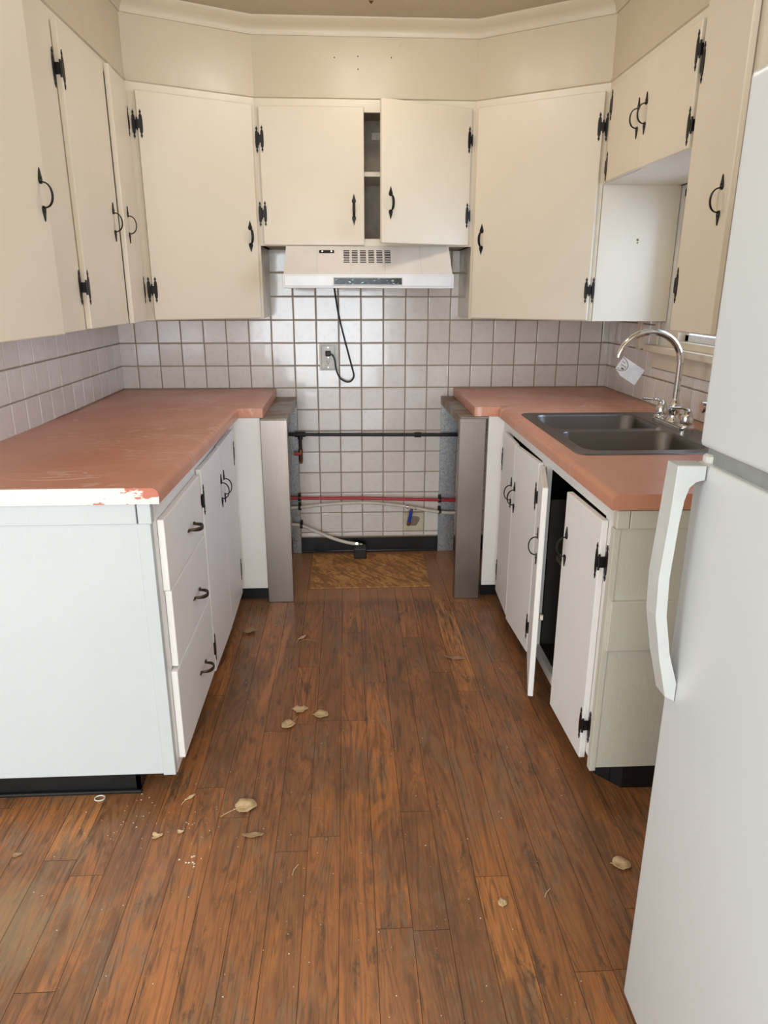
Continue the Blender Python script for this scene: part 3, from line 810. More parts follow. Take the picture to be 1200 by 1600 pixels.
bm = nb(); bx(bm, (0.640, -0.631, 0.062), (BXR+.01, -0.612, 0.8395), 0.001); shift(bm, L); obj('filler_panel', bm, 'white', t)
bm = nb(); bx(bm, (0.775, YER+.05, 0), (0.785, -0.59, 0.088)); bx(bm, (0.64, -0.60, 0), (0.785, -0.585, 0.07)); bx(bm, (0.775, YER+.05, 0), (1.0, YER+.06, 0.088))
prism(bm, [(0.742, YER+.09), (0.80, YER+.022), (1.12, YER+.012), (1.12, YER+.05), (0.80, YER+.06)], 0.0, 0.087)
shift(bm, L); obj('toe_kick', bm, 'toe', t)
door(t, BXR-.001, -1.893, 0.066, 0.785, 0.278, RIGHT, 1.5, 'white', 0.622, (0.671, 0.175), -1, 0.030)
d2 = door(t, BXR-.001, -1.287, 0.066, 0.783, 0.292, RIGHT, 13.5, 'white', 0.575, (), 1, 0.060)
bm = nb(); bx(bm, (0, 0, 0), (0.022, 0.016, 0.02), 0.003); obj('latch', bm, 'chrome', d2, (0.275, 0.0, 0.28))
door(t, BXR-.001, -1.270, 0.066, 0.788, 0.285, RIGHT, 3.0, 'white', 0.590, (0.667, 0.168), -1, 0.024)
door(t, BXR-.001, -0.704, 0.070, 0.788, 0.262, RIGHT, 2.5, 'white', 0.590, (0.673, 0.17), 1, 0.024)

# ------------------------------------------------------------------ worktops
def edge_profile(xf, xi, z0, z1, s):
    """rounded nose at xf, running inward to xi"""
    r = 0.017; pts = [(xi, z0), (xf-s*0.001, z0)]
    for i in range(7):
        a = PI/2*i/6
        pts.append((xf-s*(r-r*math.cos(a)), z1-r+r*math.sin(a)))
    pts.append((xi, z1)); return pts
L = (-0.74, -1.0, HC-THK)
bm = nb()
prism(bm, edge_profile(XLF, XL+.004, HC-THK, HC, 1), -0.62, YLE, 'y')
bx(bm, (XL+.004, -0.62, HC-THK), (-0.316, -0.0065, HC)); bx(bm, (XLF-.05, -0.632, HC-THK), (-0.316, -0.62, HC), 0.001)
for v in bm.verts: v.co.z += max(0.0, -v.co.y-0.62)*0.0155
shift(bm, L); o = obj('worktop', bm, 'counter', None, L, smooth=True); tag(o, 'salmon laminate worktop over the left base cabinet with white swirled scuffs', 'worktop')
bm = nb()
dz = (1.941-0.62)*0.0155
prism(bm, [(x_, z_+dz) for x_, z_ in edge_profile(XLF+.0005, XL+.004, HC-THK, HC, 1)], YLE, YLE-.004, 'y')
bmesh.ops.translate(bm, vec=(-XLF, 0, 0), verts=bm.verts)
obj('end_cap', bm, 'counterend', o, (XLF-L[0], -L[1], -L[2]), label='chipped white paint on the worktop end')

SX0, SX1, SY0, SY1 = 0.726, 1.278, -1.562, -0.805     # sink rim
L = (0.99, -1.0, HC-THK)
bm = nb()
prism(bm, edge_profile(XRF, SX0+.012, HC-THK, HC, -1), -0.62, YRE, 'y')
bx(bm, (0.577, -0.62, HC-THK), (XR-.009, -0.0065, HC)); bx(bm, (0.577, -0.632, HC-THK), (XRF+.05, -0.62, HC), 0.001)
bx(bm, (SX0+.012, YRE, HC-THK), (XR-.009, SY0+.012, HC)); bx(bm, (SX0+.012, SY1-.012, HC-THK), (XR-.009, -0.62, HC))
bx(bm, (SX1-.012, SY0+.012, HC-THK), (XR-.009, SY1-.012, HC))
shift(bm, L); o = obj('worktop', bm, 'counter', None, L, smooth=True); tag(o, 'salmon laminate worktop holding the steel sink on the right', 'worktop')

# ------------------------------------------------------------------ sink
def rrect(x0, x1, y0, y1, r, n=5):
    out = []
    for cx, cy, a0 in ((x1-r, y1-r, 0), (x0+r, y1-r, PI/2), (x0+r, y0+r, PI), (x1-r, y0+r, 1.5*PI)):
        for i in range(n+1):
            a = a0+PI/2*i/n; out.append((cx+r*math.cos(a), cy+r*math.sin(a)))
    return out
L = ((SX0+SX1)/2, (SY0+SY1)/2, HC)
t = thing('kitchen_sink', 'worn stainless double bowl sink set into the right worktop', 'sink', L)
bowls = [(0.762, 1.165, -1.163, -0.862), (0.762, 1.165, -1.512, -1.200)]
bm = nb(); zt = HC+0.004
def loop(pts, z): return [bm.verts.new((p[0], p[1], z)) for p in pts]
def edges(vs): return [bm.edges.new((vs[i], vs[(i+1) % len(vs)])) for i in range(len(vs))]
outer = loop(rrect(SX0+.006, SX1-.006, SY0+.006, SY1-.006, 0.03), zt)
E_ = edges(outer); lips = []
for b in bowls:
    lp = loop(rrect(b[0], b[1], b[2], b[3], 0.055), zt); lips.append(lp); E_ += edges(lp)
bmesh.ops.triangle_fill(bm, use_beauty=True, edges=E_)
skirt = loop(rrect(SX0, SX1, SY0, SY1, 0.036), HC+0.0005)
for i in range(len(outer)):
    j = (i+1) % len(outer); bm.faces.new((outer[i], outer[j], skirt[j], skirt[i]))
shift(bm, L); obj('rim', bm, 'sink', t)
for b in bowls:
    bm = nb()
    def rr(ins, r, z): return [bm.verts.new((p[0]-L[0], p[1]-L[1], z-L[2])) for p in rrect(b[0]+ins, b[1]-ins, b[2]+ins, b[3]-ins, r)]
    seq = [rr(0, .055, zt), rr(.003, .053, zt-.001), rr(.006, .05, zt-.006), rr(.016, .05, zt-.13), rr(.026, .05, zt-.155), rr(.05, .05, zt-.165)]
    for A, B in zip(seq, seq[1:]):
        for i in range(len(A)):
            j = (i+1) % len(A); bm.faces.new((A[i], A[j], B[j], B[i]))
    bm.faces.new(seq[-1])
    o = obj('bowl', bm, 'sink', t, smooth=True)
    cx, cy = (b[0]+b[1])/2-L[0], (b[2]+b[3])/2-L[1]
    bm = nb(); lathe(bm, [(0.045, 0.0), (0.045, 0.002), (0.036, 0.003), (0.030, -0.004)], (cx, cy, zt-.165-L[2]), 20); obj('drain', bm, 'chrome', o)

# ------------------------------------------------------------------ faucet
FX, FY, FZ = 1.208, -1.125, zt
t = thing('kitchen_faucet', 'chrome gooseneck faucet with two lever handles behind the sink', 'faucet', (FX, FY, FZ))
bm = nb()
prism(bm, rrect(-.030, .030, -.125, .125, 0.028), 0.0, 0.014, 'z'); prism(bm, rrect(-.025, .025, -.118, .118, 0.024), 0.014, 0.020, 'z')
obj('base_plate', bm, 'chrome', t, smooth=True)
bm = nb(); lathe(bm, [(0.024, 0.018), (0.023, 0.024), (0.0185, 0.030), (0.0185, 0.052), (0.020, 0.056), (0.019, 0.084), (0.0135, 0.092), (0.012, 0.10)], (0, 0, 0), 20)
obj('spout_base', bm, 'chrome', t, smooth=True)
bm = nb(); pts = [(0, 0, 0.085), (0, 0, 0.15), (0, 0, 0.228)]
R_ = 0.108
for i in range(1, 15):
    a = PI*i/16*1.02
    pts.append((-R_+R_*math.cos(a), 0.02*(i/14), 0.228+R_*0.95*math.sin(a)))
pts.append((pts[-1][0]-0.003, 0.021, pts[-1][2]-0.012))
pts.append((pts[-1][0]-0.002, 0.021, pts[-1][2]-0.008))
tube(bm, pts, 0.0112, 14); obj('spout', bm, 'chrome', t, smooth=True)
TIP = Vector((FX, FY, FZ))+Vector(pts[-2])
for sg in (1, -1):
    bm = nb()
    lathe(bm, [(0.026, 0.018), (0.026, 0.022), (0.0215, 0.028), (0.022, 0.034), (0.0205, 0.052), (0.015, 0.070), (0.006, 0.079), (0.001, 0.081)], (0, sg*0.102, 0), 20)
    tube(bm, smooth_path([(0.0, sg*0.102, 0.070), (-0.018, sg*0.104, 0.082), (-0.045, sg*0.108, 0.084), (-0.072, sg*0.112, 0.086)], 4), 0.0075, 10, rx=0.0048)
    obj('lever_handle', bm, 'chrome', t, smooth=True)
# side sprayer beyond the near handle
t = thing('side_sprayer', 'chrome side sprayer knob behind the sink beside the refrigerator edge', 'sprayer', (1.232, -1.375, HC+.004))
bm = nb(); lathe(bm, [(0.022, 0), (0.022, .006), (0.012, .012), (0.011, .075), (.014, .095)], (0, 0, 0), 16); obj('stem', bm, 'chrome', t, smooth=True)
bm = nb(); lathe(bm, [(0.016, -0.055), (0.0175, -0.050), (0.0175, -0.01), (0.013, 0.02), (0.013, 0.045), (0.008, 0.05)], (0, 0, .108), 16, axis='x'); obj('spray_head', bm, 'chrome', t, smooth=True)
# paper tag on the spout
bm = nb()
tw = [(-.036, .022), (.050, -.002), (.046, -.058), (-.040, -.034)]
lo = []
tagc = (1.022, FY-.002, 1.084)
t = thing('paper_tag', 'white paper tag hanging from the faucet spout tip', 'tag', tagc)
ang = math.radians(-31)
def rot2(u, v): return (u*math.cos(ang)-v*math.sin(ang), u*math.sin(ang)+v*math.cos(ang))
q = [rot2(u, v) for u, v in ((-.047, .030), (.047, .030), (.047, -.030), (-.018, -.030), (-.028, -.024), (-.047, -.020))]
prism(bm, q, -0.012, -0.0125, 'y'); 
obj('card', bm, 'paper', t)
bm = nb()
arc = []
for i in range(17):
    a = -PI*0.5+PI*i/16*1.0
    arc.append(rot2(-.047+.036*math.cos(a), .004+.023*math.sin(a)))
tube(bm, [(p[0], -0.0131, p[1]) for p in arc], 0.0008, 6)
for (u, v, l) in ((-.040, .014, .012), (-.038, .004, .022), (-.030, -.006, .009), (-.042, -.012, .006)):
    a = rot2(u, v); b = rot2(u+l, v)
    tube(bm, [(a[0], -0.0131, a[1]), (b[0], -0.0131, b[1])], 0.0009 if l != .009 else 0.0026, 6)
obj('printed_mark', bm, 'ink', t)

# ------------------------------------------------------------------ range hood
HX0, HX1 = -0.2275, 0.498
HZ0, HZ1 = 1.359, 1.417
L = ((HX0+HX1)/2, -0.45, HZ0)
t = thing('range_hood', 'off-white enamel range hood under the short cabinet above the stove gap', 'range hood', L)
bm = nb()
a = [(HX0+.006, -0.447, HZ1), (HX1-.006, -0.447, HZ1), (HX1-.006, -0.010, HZ1), (HX0+.006, -0.010, HZ1)]
b = [(HX0+.012, -0.344, 1.5325), (HX1-.012, -0.344, 1.5325), (HX1-.012, -0.010, 1.5325), (HX0+.012, -0.010, 1.5325)]
va = [bm.verts.new(p) for p in a]; vb = [bm.verts.new(p) for p in b]
bm.faces.new(va); bm.faces.new(vb)
for i in range(4): bm.faces.new((va[i], va[(i+1) % 4], vb[(i+1) % 4], vb[i]))
shift(bm, L); obj('canopy', bm, 'hood', t)
bm = nb(); bx(bm, (HX0, -0.450, HZ0), (HX1, -0.436, HZ1), 0.003, 2); bx(bm, (HX0, -0.436, HZ0), (HX0+.012, -0.010, HZ1), 0.002); bx(bm, (HX1-.012, -0.436, HZ0), (HX1, -0.010, HZ1), 0.002)
bx(bm, (HX0+.008, -0.4525, HZ0+.008), (HX1-.008, -0.450, HZ1-.006), 0.002)
shift(bm, L); obj('front_lip', bm, 'hoodlip', t)
bm = nb(); bx(bm, (HX0+.012, -0.43, HZ0+.018), (HX1-.012, -0.012, HZ0+.024)); shift(bm, L); obj('underside_filter', bm, 'gasket', t)
bm = nb(); bx(bm, (-0.014, -0.4545, 1.370), (0.280, -0.4525, 1.4045), 0.001); shift(bm, L); o = obj('strip_bezel', bm, 'plate', t)
bm = nb(); bx(bm, (-0.010, -0.4557, 1.3745), (0.276, -0.4545, 1.400), 0.0005); shift(bm, L); obj('control_strip', bm, 'strip', t)
# slots in the sloping face
def slope(u, z, out=0.0):
    f_ = (z-HZ1)/(1.5325-HZ1); y = -0.447+(0.103)*f_
    return (u, y-out*0.75, z+out*0.66)
def slope_quad(bm, u0, u1, z0, z1, out):
    v = [bm.verts.new(slope(u, z, out)) for u, z in ((u0, z0), (u1, z0), (u1, z1), (u0, z1))]
    v2 = [bm.verts.new(slope(u, z, 0.0)) for u, z in ((u0, z0), (u1, z0), (u1, z1), (u0, z1))]
    bm.faces.new(v)
    for i in range(4): bm.faces.new((v[i], v2[i], v2[(i+1) % 4], v[(i+1) % 4]))
bm = nb()
for c in range(6):
    u = 0.0305+c*0.0352
    for r in range(8):
        z = 1.4625+r*0.0069
        slope_quad(bm, u, u+0.0255, z, z+0.0036, 0.0006)
shift(bm, L); obj('vent_slots', bm, 'slot', t)
bm = nb(); slope_quad(bm, -0.0735, -0.009, 1.502, 1.514, 0.0015); shift(bm, L); o = obj('badge', bm, 'slot', t)
for u in (-0.060, -0.021):
    bm = nb(); p = slope(u, 1.508, 0.003); lathe(bm, [(0.0042, 0.001), (0.0042, -0.001), (0.002, -0.002)], (p[0], p[1], p[2]), 10, axis='y')
    shift(bm, L); obj('screw', bm, 'chrome', o)
for u in (0.060, 0.205, -0.083, 0.36):
    bm = nb(); slope_quad(bm, u, u+0.0006, 1.418, 1.53, 0.0002); shift(bm, L); obj('sheet_seam', bm, 'gasket', t)

# ------------------------------------------------------------------ outlet and cord
OX, OZ = -0.053, 1.033
t = thing('wall_outlet', 'ivory duplex wall outlet on the tiles below the hood', 'outlet', (OX, -0.006, OZ))
bm = nb(); bx(bm, (-.043, -.004, -.064), (.052, 0, .066), 0.001); obj('backing', bm, 'plate', t)
bm = nb(); bx(bm, (-.034, -.009, -.058), (.034, -.004, .058), 0.003, 2); obj('cover_plate', bm, 'plate', t)
for sg in (1, -1):
    bm = nb(); prism(bm, rrect(-.0165, .0165, sg*.021-.0145, sg*.021+.0145, .008), -.0112, -.009, 'y'); r_ = obj('receptacle', bm, 'hose', t)
    if sg < 0:
        bm = nb(); bx(bm, (-.0075, -.0118, -.024), (-.0055, -.0112, -.015)); bx(bm, (.0055, -.0118, -.024), (.0075, -.0112, -.016)); lathe(bm, [(.0025, -.0112), (.0025, -.0118)], (0, 0, -.029), 8, axis='y'); obj('slots', bm, 'slot', r_)
for z in (.048, -.048, 0):
    bm = nb(); lathe(bm, [(.0028, -.009), (.0022, -.0102)], (0, 0, z), 8, axis='y'); obj('screw', bm, 'chrome', t)
t = thing('power_cord', 'black power cord looping from the hood to the outlet', 'cord', (OX, -0.02, OZ+.02))
LL = t.location
bm = nb()
path = [(-0.018, -0.10, 1.385), (-0.012, -0.06, 1.33), (0.0, -0.035, 1.25), (0.022, -0.028, 1.15), (0.045, -0.03, 1.06), (0.064, -0.032, 0.985), (0.073, -0.035, 0.945), (0.060, -0.038, 0.921), (0.036, -0.04, 0.916), (0.004, -0.04, 0.935), (-0.014, -0.042, 0.975), (-0.020, -0.044, 1.02), (-0.030, -0.046, 1.045), (-0.047, -0.045, 1.052)]
tube(bm, [Vector(p)-LL for p in smooth_path(path, 6)], 0.0042, 8); obj('cable', bm, 'rubber', t, smooth=True)
bm = nb(); bx(bm, (OX-.013-LL[0], -.048-LL[1], 1.041-LL[2]), (OX+.013-LL[0], -.0175-LL[1], 1.066-LL[2]), 0.005, 2); obj('plug', bm, 'rubber', t)

# ------------------------------------------------------------------ stove side fillers
for (a, b, lab, fa, fb, ta, tb) in ((-0.3285, -0.216, 'brushed steel stove filler panel beside the left base cabinet', -0.262, -0.218, -0.3295, -0.214), (0.514, 0.6265, 'brushed steel stove filler panel with brown-stained top beside the right cabinet', 0.516, 0.602, 0.514, 0.6385)):
    L = ((a+b)/2, -0.62, 0)
    t = thing('stove_filler', lab, 'filler panel', L, 'steel fillers either side of the stove gap')
    bm = nb(); bx(bm, (a, -0.640, 0.001), (b, -0.634, 0.832), 0.0015); bx(bm, (a, -0.634, 0.001), (a+.003, -0.60, 0.83)); bx(bm, (b-.003, -0.634, 0.001), (b, -0.60, 0.83))
    shift(bm, L); obj('front_panel', bm, 'steel', t)
    bm = nb(); bx(bm, (ta+.0005, -0.640, 0.832), (tb-.0005, -0.010, 0.8385), 0.001)
    if a < 0: bx(bm, (b-.003, -0.60, 0.80), (b-.0005, -0.012, 0.832))
    else: bx(bm, (a+.0005, -0.60, 0.80), (a+.003, -0.012, 0.832))
    shift(bm, L); obj('top_plate', bm, 'galvtop', t)
    bm = nb(); bx(bm, (fa, -0.020, 0.002), (fb, -0.016, 0.832))
    bx(bm, ((fa if a > 0 else fb)-.001, -0.030, 0.002), ((fa if a > 0 else fb)+.001, -0.016, 0.832)); shift(bm, L); obj('wall_flange', bm, 'galv', t)

# ------------------------------------------------------------------ pipes in the stove gap
YP = -0.055
t = thing('gas_pipe', 'black iron gas pipe crossing the stove gap with a brass valve', 'pipe', (-0.204, YP, 0.655))
LL = t.location
def loc(p): return (p[0]-LL[0], p[1]-LL[1], p[2]-LL[2])
bm = nb(); tube(bm, [loc((-0.325, YP, 0.656)), loc((0.63, YP, 0.646))], 0.0085, 12); tube(bm, [loc((-0.202, YP, 0.655)), loc((-0.202, YP, 0.57))], 0.0085, 12); obj('pipe_run', bm, 'gaspipe', t, smooth=True)
bm = nb(); tube(bm, [loc((-0.228, YP, 0.6555)), loc((-0.176, YP, 0.6555))], 0.0135, 12); tube(bm, [loc((-0.202, YP, 0.664)), loc((-0.202, YP, 0.630))], 0.013, 12); obj('tee_fitting', bm, 'gaspipe', t, smooth=True)
bm = nb(); tube(bm, [loc((0.378, YP, 0.6486)), loc((0.412, YP, 0.6482))], 0.0128, 8); obj('coupling', bm, 'gaspipe', t)
bm = nb(); tube(bm, [loc((-0.202, YP, 0.578)), loc((-0.202, YP, 0.560))], 0.012, 8); tube(bm, [loc((-0.202, YP, 0.560)), loc((-0.202, YP, 0.516))], 0.0105, 10); tube(bm, [loc((-0.202, YP, 0.518)), loc((-0.202, YP, 0.505))], 0.008, 8); obj('valve_body', bm, 'brass', t)
bm = nb(); tube(bm, [loc((-0.202, YP-.006, 0.556)), loc((-0.236, YP-.012, 0.558))], 0.0055, 8, rx=.008); obj('valve_lever', bm, 'red', t, label='small red valve lever')
def strap(parent, x, z, y=YP, r=0.0165):
    bm = nb(); lathe(bm, [(r, -0.007), (r, 0.007)], (x-parent.location[0], y-parent.location[1], z-parent.location[2]), 12, axis='x')
    bx(bm, (x-.008, -0.021, z-.022), (x+.008, -0.031, z+.022), off=tuple(parent.location)); obj('strap', bm, 'rubber', parent)
t = thing('water_pipe', 'red plastic water pipe running straight across the stove gap', 'pipe', (0.17, YP, 0.31))
LL = t.location
bm = nb(); tube(bm, [loc(p) for p in smooth_path([(-0.325, YP, 0.322), (-0.1, YP, 0.318), (0.1, YP, 0.316), (0.35, YP, 0.306), (0.64, YP, 0.296)], 4)], 0.0085, 12); obj('tubing', bm, 'red', t, smooth=True)
strap(t, -0.218, 0.319, r=.011); strap(t, 0.519, 0.300, r=.011)
t = thing('water_line', 'arched white plastic water line below the red pipe with blue valve', 'hose', (0.17, YP, 0.28))
LL = t.location
bm = nb(); tube(bm, [loc(p) for p in smooth_path([(-0.325, YP, 0.266), (-0.22, YP, 0.270), (-0.08, YP, 0.284), (0.08, YP, 0.291), (0.22, YP, 0.284), (0.36, YP, 0.263), (0.46, YP, 0.243), (0.55, YP, 0.230), (0.64, YP, 0.228)], 5)], 0.0085, 12); obj('tubing', bm, 'hose', t, smooth=True)
strap(t, -0.218, 0.270, r=.011); strap(t, 0.519, 0.237, r=.011)
bm = nb()
for x_, z_ in ((0.345, 0.266), (0.390, 0.258)): lathe(bm, [(.0105, -.004), (.0105, .004)], (x_-LL[0], 0, z_-LL[2]), 12, axis='x')
lathe(bm, [(.008, -.008), (.008, .008)], (0.368-LL[0], 0, 0.255-LL[2]), 12)
obj('clamp_ring', bm, 'chrome', t)
bm = nb(); tube(bm, [loc((0.368, YP, 0.252)), loc((0.364, YP, 0.225)), loc((0.357, YP+.012, 0.175))], [0.007, 0.009, 0.0085], 12); obj('shutoff_valve', bm, 'bluepl', t, smooth=True)
bm = nb(); tube(bm, [loc((0.356, YP+.012, 0.180)), loc((0.353, YP+.016, 0.160))], 0.0115, 6); tube(bm, [loc((0.353, YP+.016, 0.162)), loc((0.352, -0.004, 0.148))], 0.0075, 8); obj('stub_out', bm, 'chrome', t)
t = thing('drain_hose', 'lower white plastic hose sloping down into the black floor box', 'hose', (0.0, YP, 0.12))
LL = t.location
bm = nb(); tube(bm, [loc(p) for p in smooth_path([(-0.325, YP, 0.178), (-0.25, YP, 0.175), (-0.20, YP, 0.165), (-0.12, YP-.005, 0.130), (-0.04, YP-.012, 0.097), (0.03, YP-.02, 0.078), (0.088, YP-.026, 0.070)], 5)], 0.0088, 12); obj('tubing', bm, 'hose', t, smooth=True)
strap(t, -0.212, 0.168, r=.012)
bm = nb(); lathe(bm, [(.0105, -.005), (.0105, .005)], loc((0.078, YP-.024, 0.071)), 12, axis='x'); lathe(bm, [(.0105, -.005), (.0105, .005)], loc((0.100, YP-.028, 0.066)), 12, axis='z'); obj('clamp_ring', bm, 'chrome', t)
bm = nb(); bx(bm, (0.062, -0.128, 0.004), (0.128, -0.055, 0.062), 0.006, 2, off=(0.095, -0.09, 0.0)); o = obj('floor_box', bm, 'rubber', None, (0.095, -0.09, 0)); tag(o, 'black rubber drain box standing on the floor patch', 'drain box')
# strand board patch let into the floor
bm = nb(); v = [(-0.149, -0.495), (0.422, -0.492), (0.432, -0.062), (0.135, -0.055), (0.135, -0.05), (-0.155, -0.050)]
prism(bm, [(p[0]-.14, p[1]+.27) for p in v], 0.0002, 0.004); o = obj('floor_patch', bm, 'osb', None, (0.14, -0.27, 0)); tag(o, 'strand board patch let into the floor between the steel fillers', 'floor patch')

# ------------------------------------------------------------------ refrigerator
FXF, FYF = 0.562, -2.573
L = (0.95, -2.95, 0)
t = thing('refrigerator', 'large white top-freezer refrigerator with long white handle in the right foreground', 'refrigerator', L)
YFN = -3.33
bm = nb(); bx(bm, (FXF+.075, FYF-.006, 0.03), (XR-.03, YFN+.006, 1.61), 0.006, 2); shift(bm, L); obj('body', bm, 'fridge', t)
bm = nb(); bx(bm, (FXF+.062, FYF-.012, 0.07), (FXF+.077, YFN+.012, 1.60)); shift(bm, L); obj('gasket', bm, 'gasket', t)
bm = nb(); bx(bm, (FXF, FYF, 1.128), (FXF+.062, YFN, 1.622), 0.013, 4); shift(bm, L); obj('freezer_door', bm, 'fridge', t, smooth=True)
bm = nb(); bx(bm, (FXF, FYF, 0.035), (FXF+.062, YFN, 1.106), 0.007, 3); shift(bm, L); fd = obj('fridge_door', bm, 'fridge', t, smooth=True)
bm = nb(); bx(bm, (FXF+.012, FYF-.01, 1.100), (FXF+.07, YFN+.01, 1.132)); shift(bm, L); obj('divider', bm, 'gasket', t)
bm = nb(); lathe(bm, [(.012, 0), (.012, .010), (.008, .013)], (FXF+.016-L[0], FYF-.016-L[1], 1.106), 14, sx=1.1); obj('hinge_cap', bm, 'plate', t)
for x_ in (FXF+.12, XR-.12):
    for y_ in (FYF-.08, YFN+.08):
        bm = nb(); lathe(bm, [(.02, 0), (.02, .03)], (x_-L[0], y_-L[1], 0), 12); obj('foot', bm, 'rubber', t)
bm = nb()
out = [(0.5600, 1.106), (0.5165, 1.107), (0.5130, 1.02), (0.5085, 0.93), (0.5115, 0.865), (0.5265, 0.790), (0.5440, 0.722), (0.5610, 0.712)]
inn = [(0.5610, 0.745), (0.5420, 0.800), (0.5290, 0.865), (0.5255, 0.93), (0.5290, 1.02), (0.5310, 1.055), (0.5360, 1.074), (0.5450, 1.083), (0.5600, 1.084)]
prism(bm, out+inn, FYF-.004, FYF-.040, 'y', 0.0015)
shift(bm, L); obj('handle', bm, 'fridgehandle', fd, smooth=False)

# ------------------------------------------------------------------ ceiling lamp
t = thing('ceiling_lamp', 'round ceiling lamp over the kitchen with only its finial showing', 'lamp', (0.129, -1.02, ZCEIL))
bm = nb(); lathe(bm, [(0.165, 0), (0.165, -0.02), (0.155, -0.028)], (0, 0, 0), 32); obj('lamp_base', bm, 'brass', t, smooth=True)
bm = nb(); lathe(bm, [(0.15, -0.028), (0.148, -0.05), (0.13, -0.085), (0.10, -0.108), (0.06, -0.122), (0.012, -0.128)], (0, 0, 0), 32); obj('glass_dome', bm, 'lamp', t, smooth=True)
bm = nb(); lathe(bm, [(0.012, -0.126), (0.013, -0.132), (0.006, -0.138), (0.009, -0.146), (0.008, -0.160), (0.007, -0.170), (0.001, -0.176)], (0, 0, 0), 14); obj('finial', bm, 'brass', t, smooth=True)

# ------------------------------------------------------------------ leaves and litter on the floor
def leaf(x, y, s, rot, label, mat='leaf', kind=0, stem=True, curl=0.35):
    rnd = random.Random(int((x*1000)+(y*7919)))
    out = []
    n = 18
    for i in range(n):
        a = 2*PI*i/n
        if kind == 0:
            r = 0.46+0.16*max(0.0, math.cos(a))**6+0.10*abs(math.sin(a))-0.10*max(0.0, -math.cos(a))+0.035*rnd.uniform(-1, 1); q = (r*math.cos(a)*1.05, r*math.sin(a)*0.86)
        if kind == 1: r = 0.5*(1+0.42*math.cos(3*a)*0.6+0.2*rnd.uniform(-1, 1)); q = (r*math.cos(a), r*math.sin(a)*0.8)
        elif kind == 2: r = 0.5*(1+0.05*rnd.uniform(-1, 1)); q = (r*math.cos(a)*1.3, r*math.sin(a)*0.42)
        out.append(q)
    bm = nb(); h = lambda u, v: 0.0012+curl*s*(1.5*v*v+0.55*u*u+0.35*u*v+0.10*math.sin(9*u+5*v)+0.10)
    c0 = bm.verts.new((0, 0, 0.001)); rings = []
    for f in (0.5, 1.0): rings.append([bm.verts.new((q[0]*f*s, q[1]*f*s, h(q[0]*f, q[1]*f))) for q in out])
    for i in range(n):
        j = (i+1) % n; bm.faces.new((c0, rings[0][i], rings[0][j])); bm.faces.new((rings[0][i], rings[1][i], rings[1][j], rings[0][j]))
    if kind != 1:
        tube(bm, [(-0.5*s, 0, 0.0022+curl*s*0.1), (0.1*s, 0, 0.003), (0.5*s, 0, 0.0022+curl*s*.1)], 0.0007, 5)
    o = obj('dry_leaf', bm, mat, None, (x, y, 0.0003), rot, smooth=True)
    sm = o.modifiers.new('thickness', 'SOLIDIFY'); sm.thickness = 0.0006; sm.offset = 1
    tag(o, label, 'leaf', 'dry leaves scattered on the wooden floor')
    if stem:
        bm = nb(); tube(bm, smooth_path([(-0.5*s, 0, 0.003), (-0.8*s, -0.08*s, 0.0018), (-1.15*s, -0.22*s, 0.0015)], 4), 0.0009, 6); obj('stalk', bm, mat, o)
    return o
leaf(-0.260, -1.976, 0.056, 0.3, 'large tan dry leaf on the floor before the left cabinet, biggest of all', 'leaf', 0)
leaf(-0.133, -1.512, 0.050, 0.5, 'torn ragged pale leaf on the mid floor', 'leaf', 1, False)
leaf(-0.068, -1.545, 0.046, -0.1, 'folded tan leaf just right of the torn pale leaf', 'leaf', 0, False)
leaf(-0.166, -1.594, 0.044, PI+0.9, 'oval tan leaf just below the torn pale leaf', 'leaf', 0)
leaf(-0.374, -0.931, 0.050, 0.6+PI, 'small brown leaf with stalk near the left steel filler', 'leafdark', 0, True, 0.6)
leaf(-0.159, -0.992, 0.036, 0.9, 'small curled leaf on the floor in front of the stove gap', 'leaf', 2)
leaf(0.440, -1.189, 0.066, -0.15, 'flat grey-brown leaf near the right base doors', 'leafdark', 2, False)
leaf(-0.415, -1.928, 0.028, 0.8, 'small cream leaf scrap beside the left toe kick corner', 'leaf', 2)
leaf(-0.471, -2.070, 0.026, 0.2, 'small folded leaf scrap left of the large leaf', 'leaf', 1, False)
leaf(-0.223, -2.080, 0.044, 0.05, 'long thin brown leaf right below the large leaf', 'leafdark', 2, False)
leaf(0.378, -2.324, 0.022, 1.4, 'tiny oval tan leaf on the bare lower floor', 'leaf', 0, False)
leaf(0.691, -2.224, 0.044, -0.2, 'tan leaf close to the refrigerator on the floor', 'leaf', 0, False)
leaf(-0.803, -2.118, 0.020, 0.4, 'tiny brown leaf bit at the far left of the floor', 'leafdark', 1, False)
leaf(-0.413, -2.059, 0.016, 0.4, 'tiny leaf flake between two bigger leaf scraps', 'leaf', 1, False)
bm = nb(); n = 24
pts = [(0.0135*math.cos(2*PI*i/n), 0.011*math.sin(2*PI*i/n), 0.002) for i in range(n+1)]
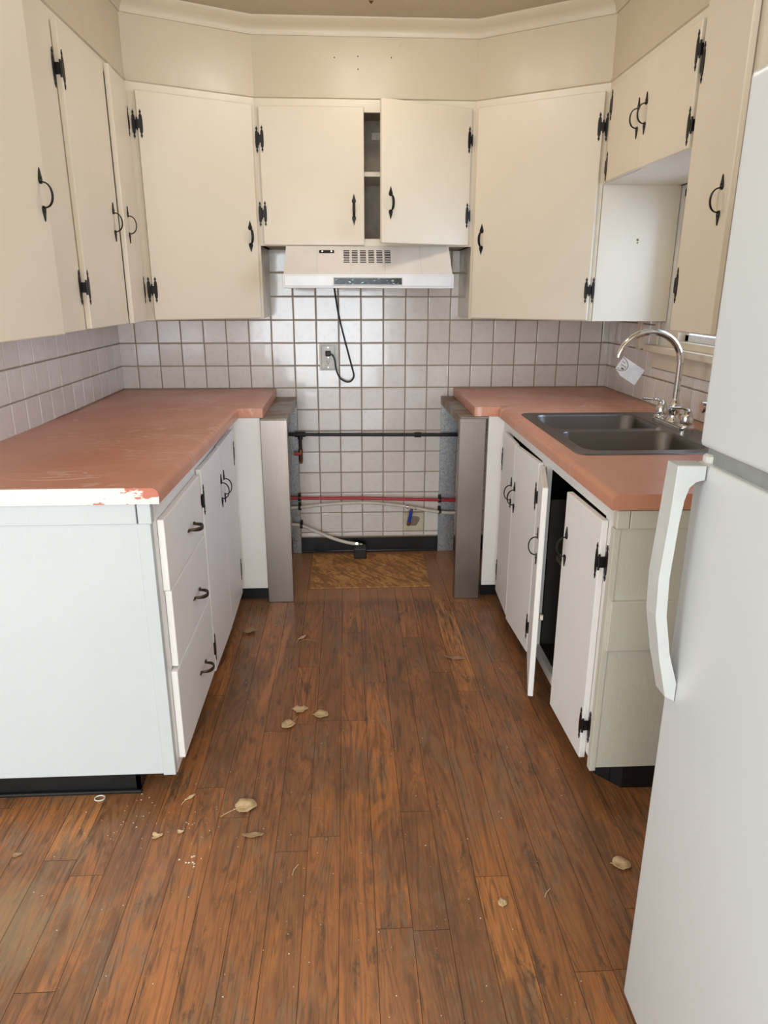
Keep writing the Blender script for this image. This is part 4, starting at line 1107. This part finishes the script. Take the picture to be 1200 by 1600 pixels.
tube(bm, pts, 0.002, 6); o = obj('plastic_ring', bm, 'hose', None, (-0.665, -1.918, 0.0003)); tag(o, 'small off-white plastic ring on the floor by the left toe kick', 'ring')
# twigs
for (x, y, a, l, lab) in ((0.49, -2.30, 0.9, 0.03, 'thin straw twig on the lower right floor'), (-0.105, -2.20, 1.2, 0.035, 'thin pale twig on the lower middle floor'), (-0.125, -1.02, -0.3, 0.075, 'dark curved stalk beside the curled leaf')):
    bm = nb(); tube(bm, smooth_path([(-l/2, 0, .0018), (0, l*.08, .0022), (l/2, 0, .0018)], 4), 0.0009, 6)
    o = obj('twig', bm, 'leafdark' if 'dark' in lab else 'leaf', None, (x, y, 0.0003), a); tag(o, lab, 'twig', 'thin twigs on the floor')
# countless paint crumbs
bm = nb(); rnd = random.Random(3)
for i in range(260):
    if i < 120: x, y = rnd.uniform(-0.4, 0.7), rnd.uniform(-2.6, -0.65)
    elif i < 190: x, y = rnd.gauss(-0.45, 0.12), rnd.gauss(-2.0, 0.09)
    else: x, y = rnd.uniform(-0.9, 0.5), rnd.uniform(-2.6, -1.95)
    if x < -0.46 and y > -1.90: continue
    s = rnd.uniform(0.0008, 0.0024)
    a = rnd.random()*PI
    v = [bm.verts.new((x+s*math.cos(a+k*2.1)*rnd.uniform(.6, 1.4), y+s*math.sin(a+k*2.1), 0.0004)) for k in range(3)]
    tp = bm.verts.new((x, y, 0.0004+s*0.8))
    bm.faces.new(v)
    for k in range(3): bm.faces.new((v[k], v[(k+1) % 3], tp))
for i in range(9):
    x, y, s = rnd.gauss(-0.37, .01), rnd.gauss(-2.155, .008), 0.004
    v = [bm.verts.new((x+s*math.cos(k*2.1), y+s*math.sin(k*2.1), 0.0004)) for k in range(3)]; tp = bm.verts.new((x, y, 0.002))
    for k in range(3): bm.faces.new((v[k], v[(k+1) % 3], tp))
o = obj('floor_crumbs', bm, 'chip'); tag(o, 'pale paint crumbs scattered over the worn wooden floor', 'crumbs'); o['kind'] = 'stuff'
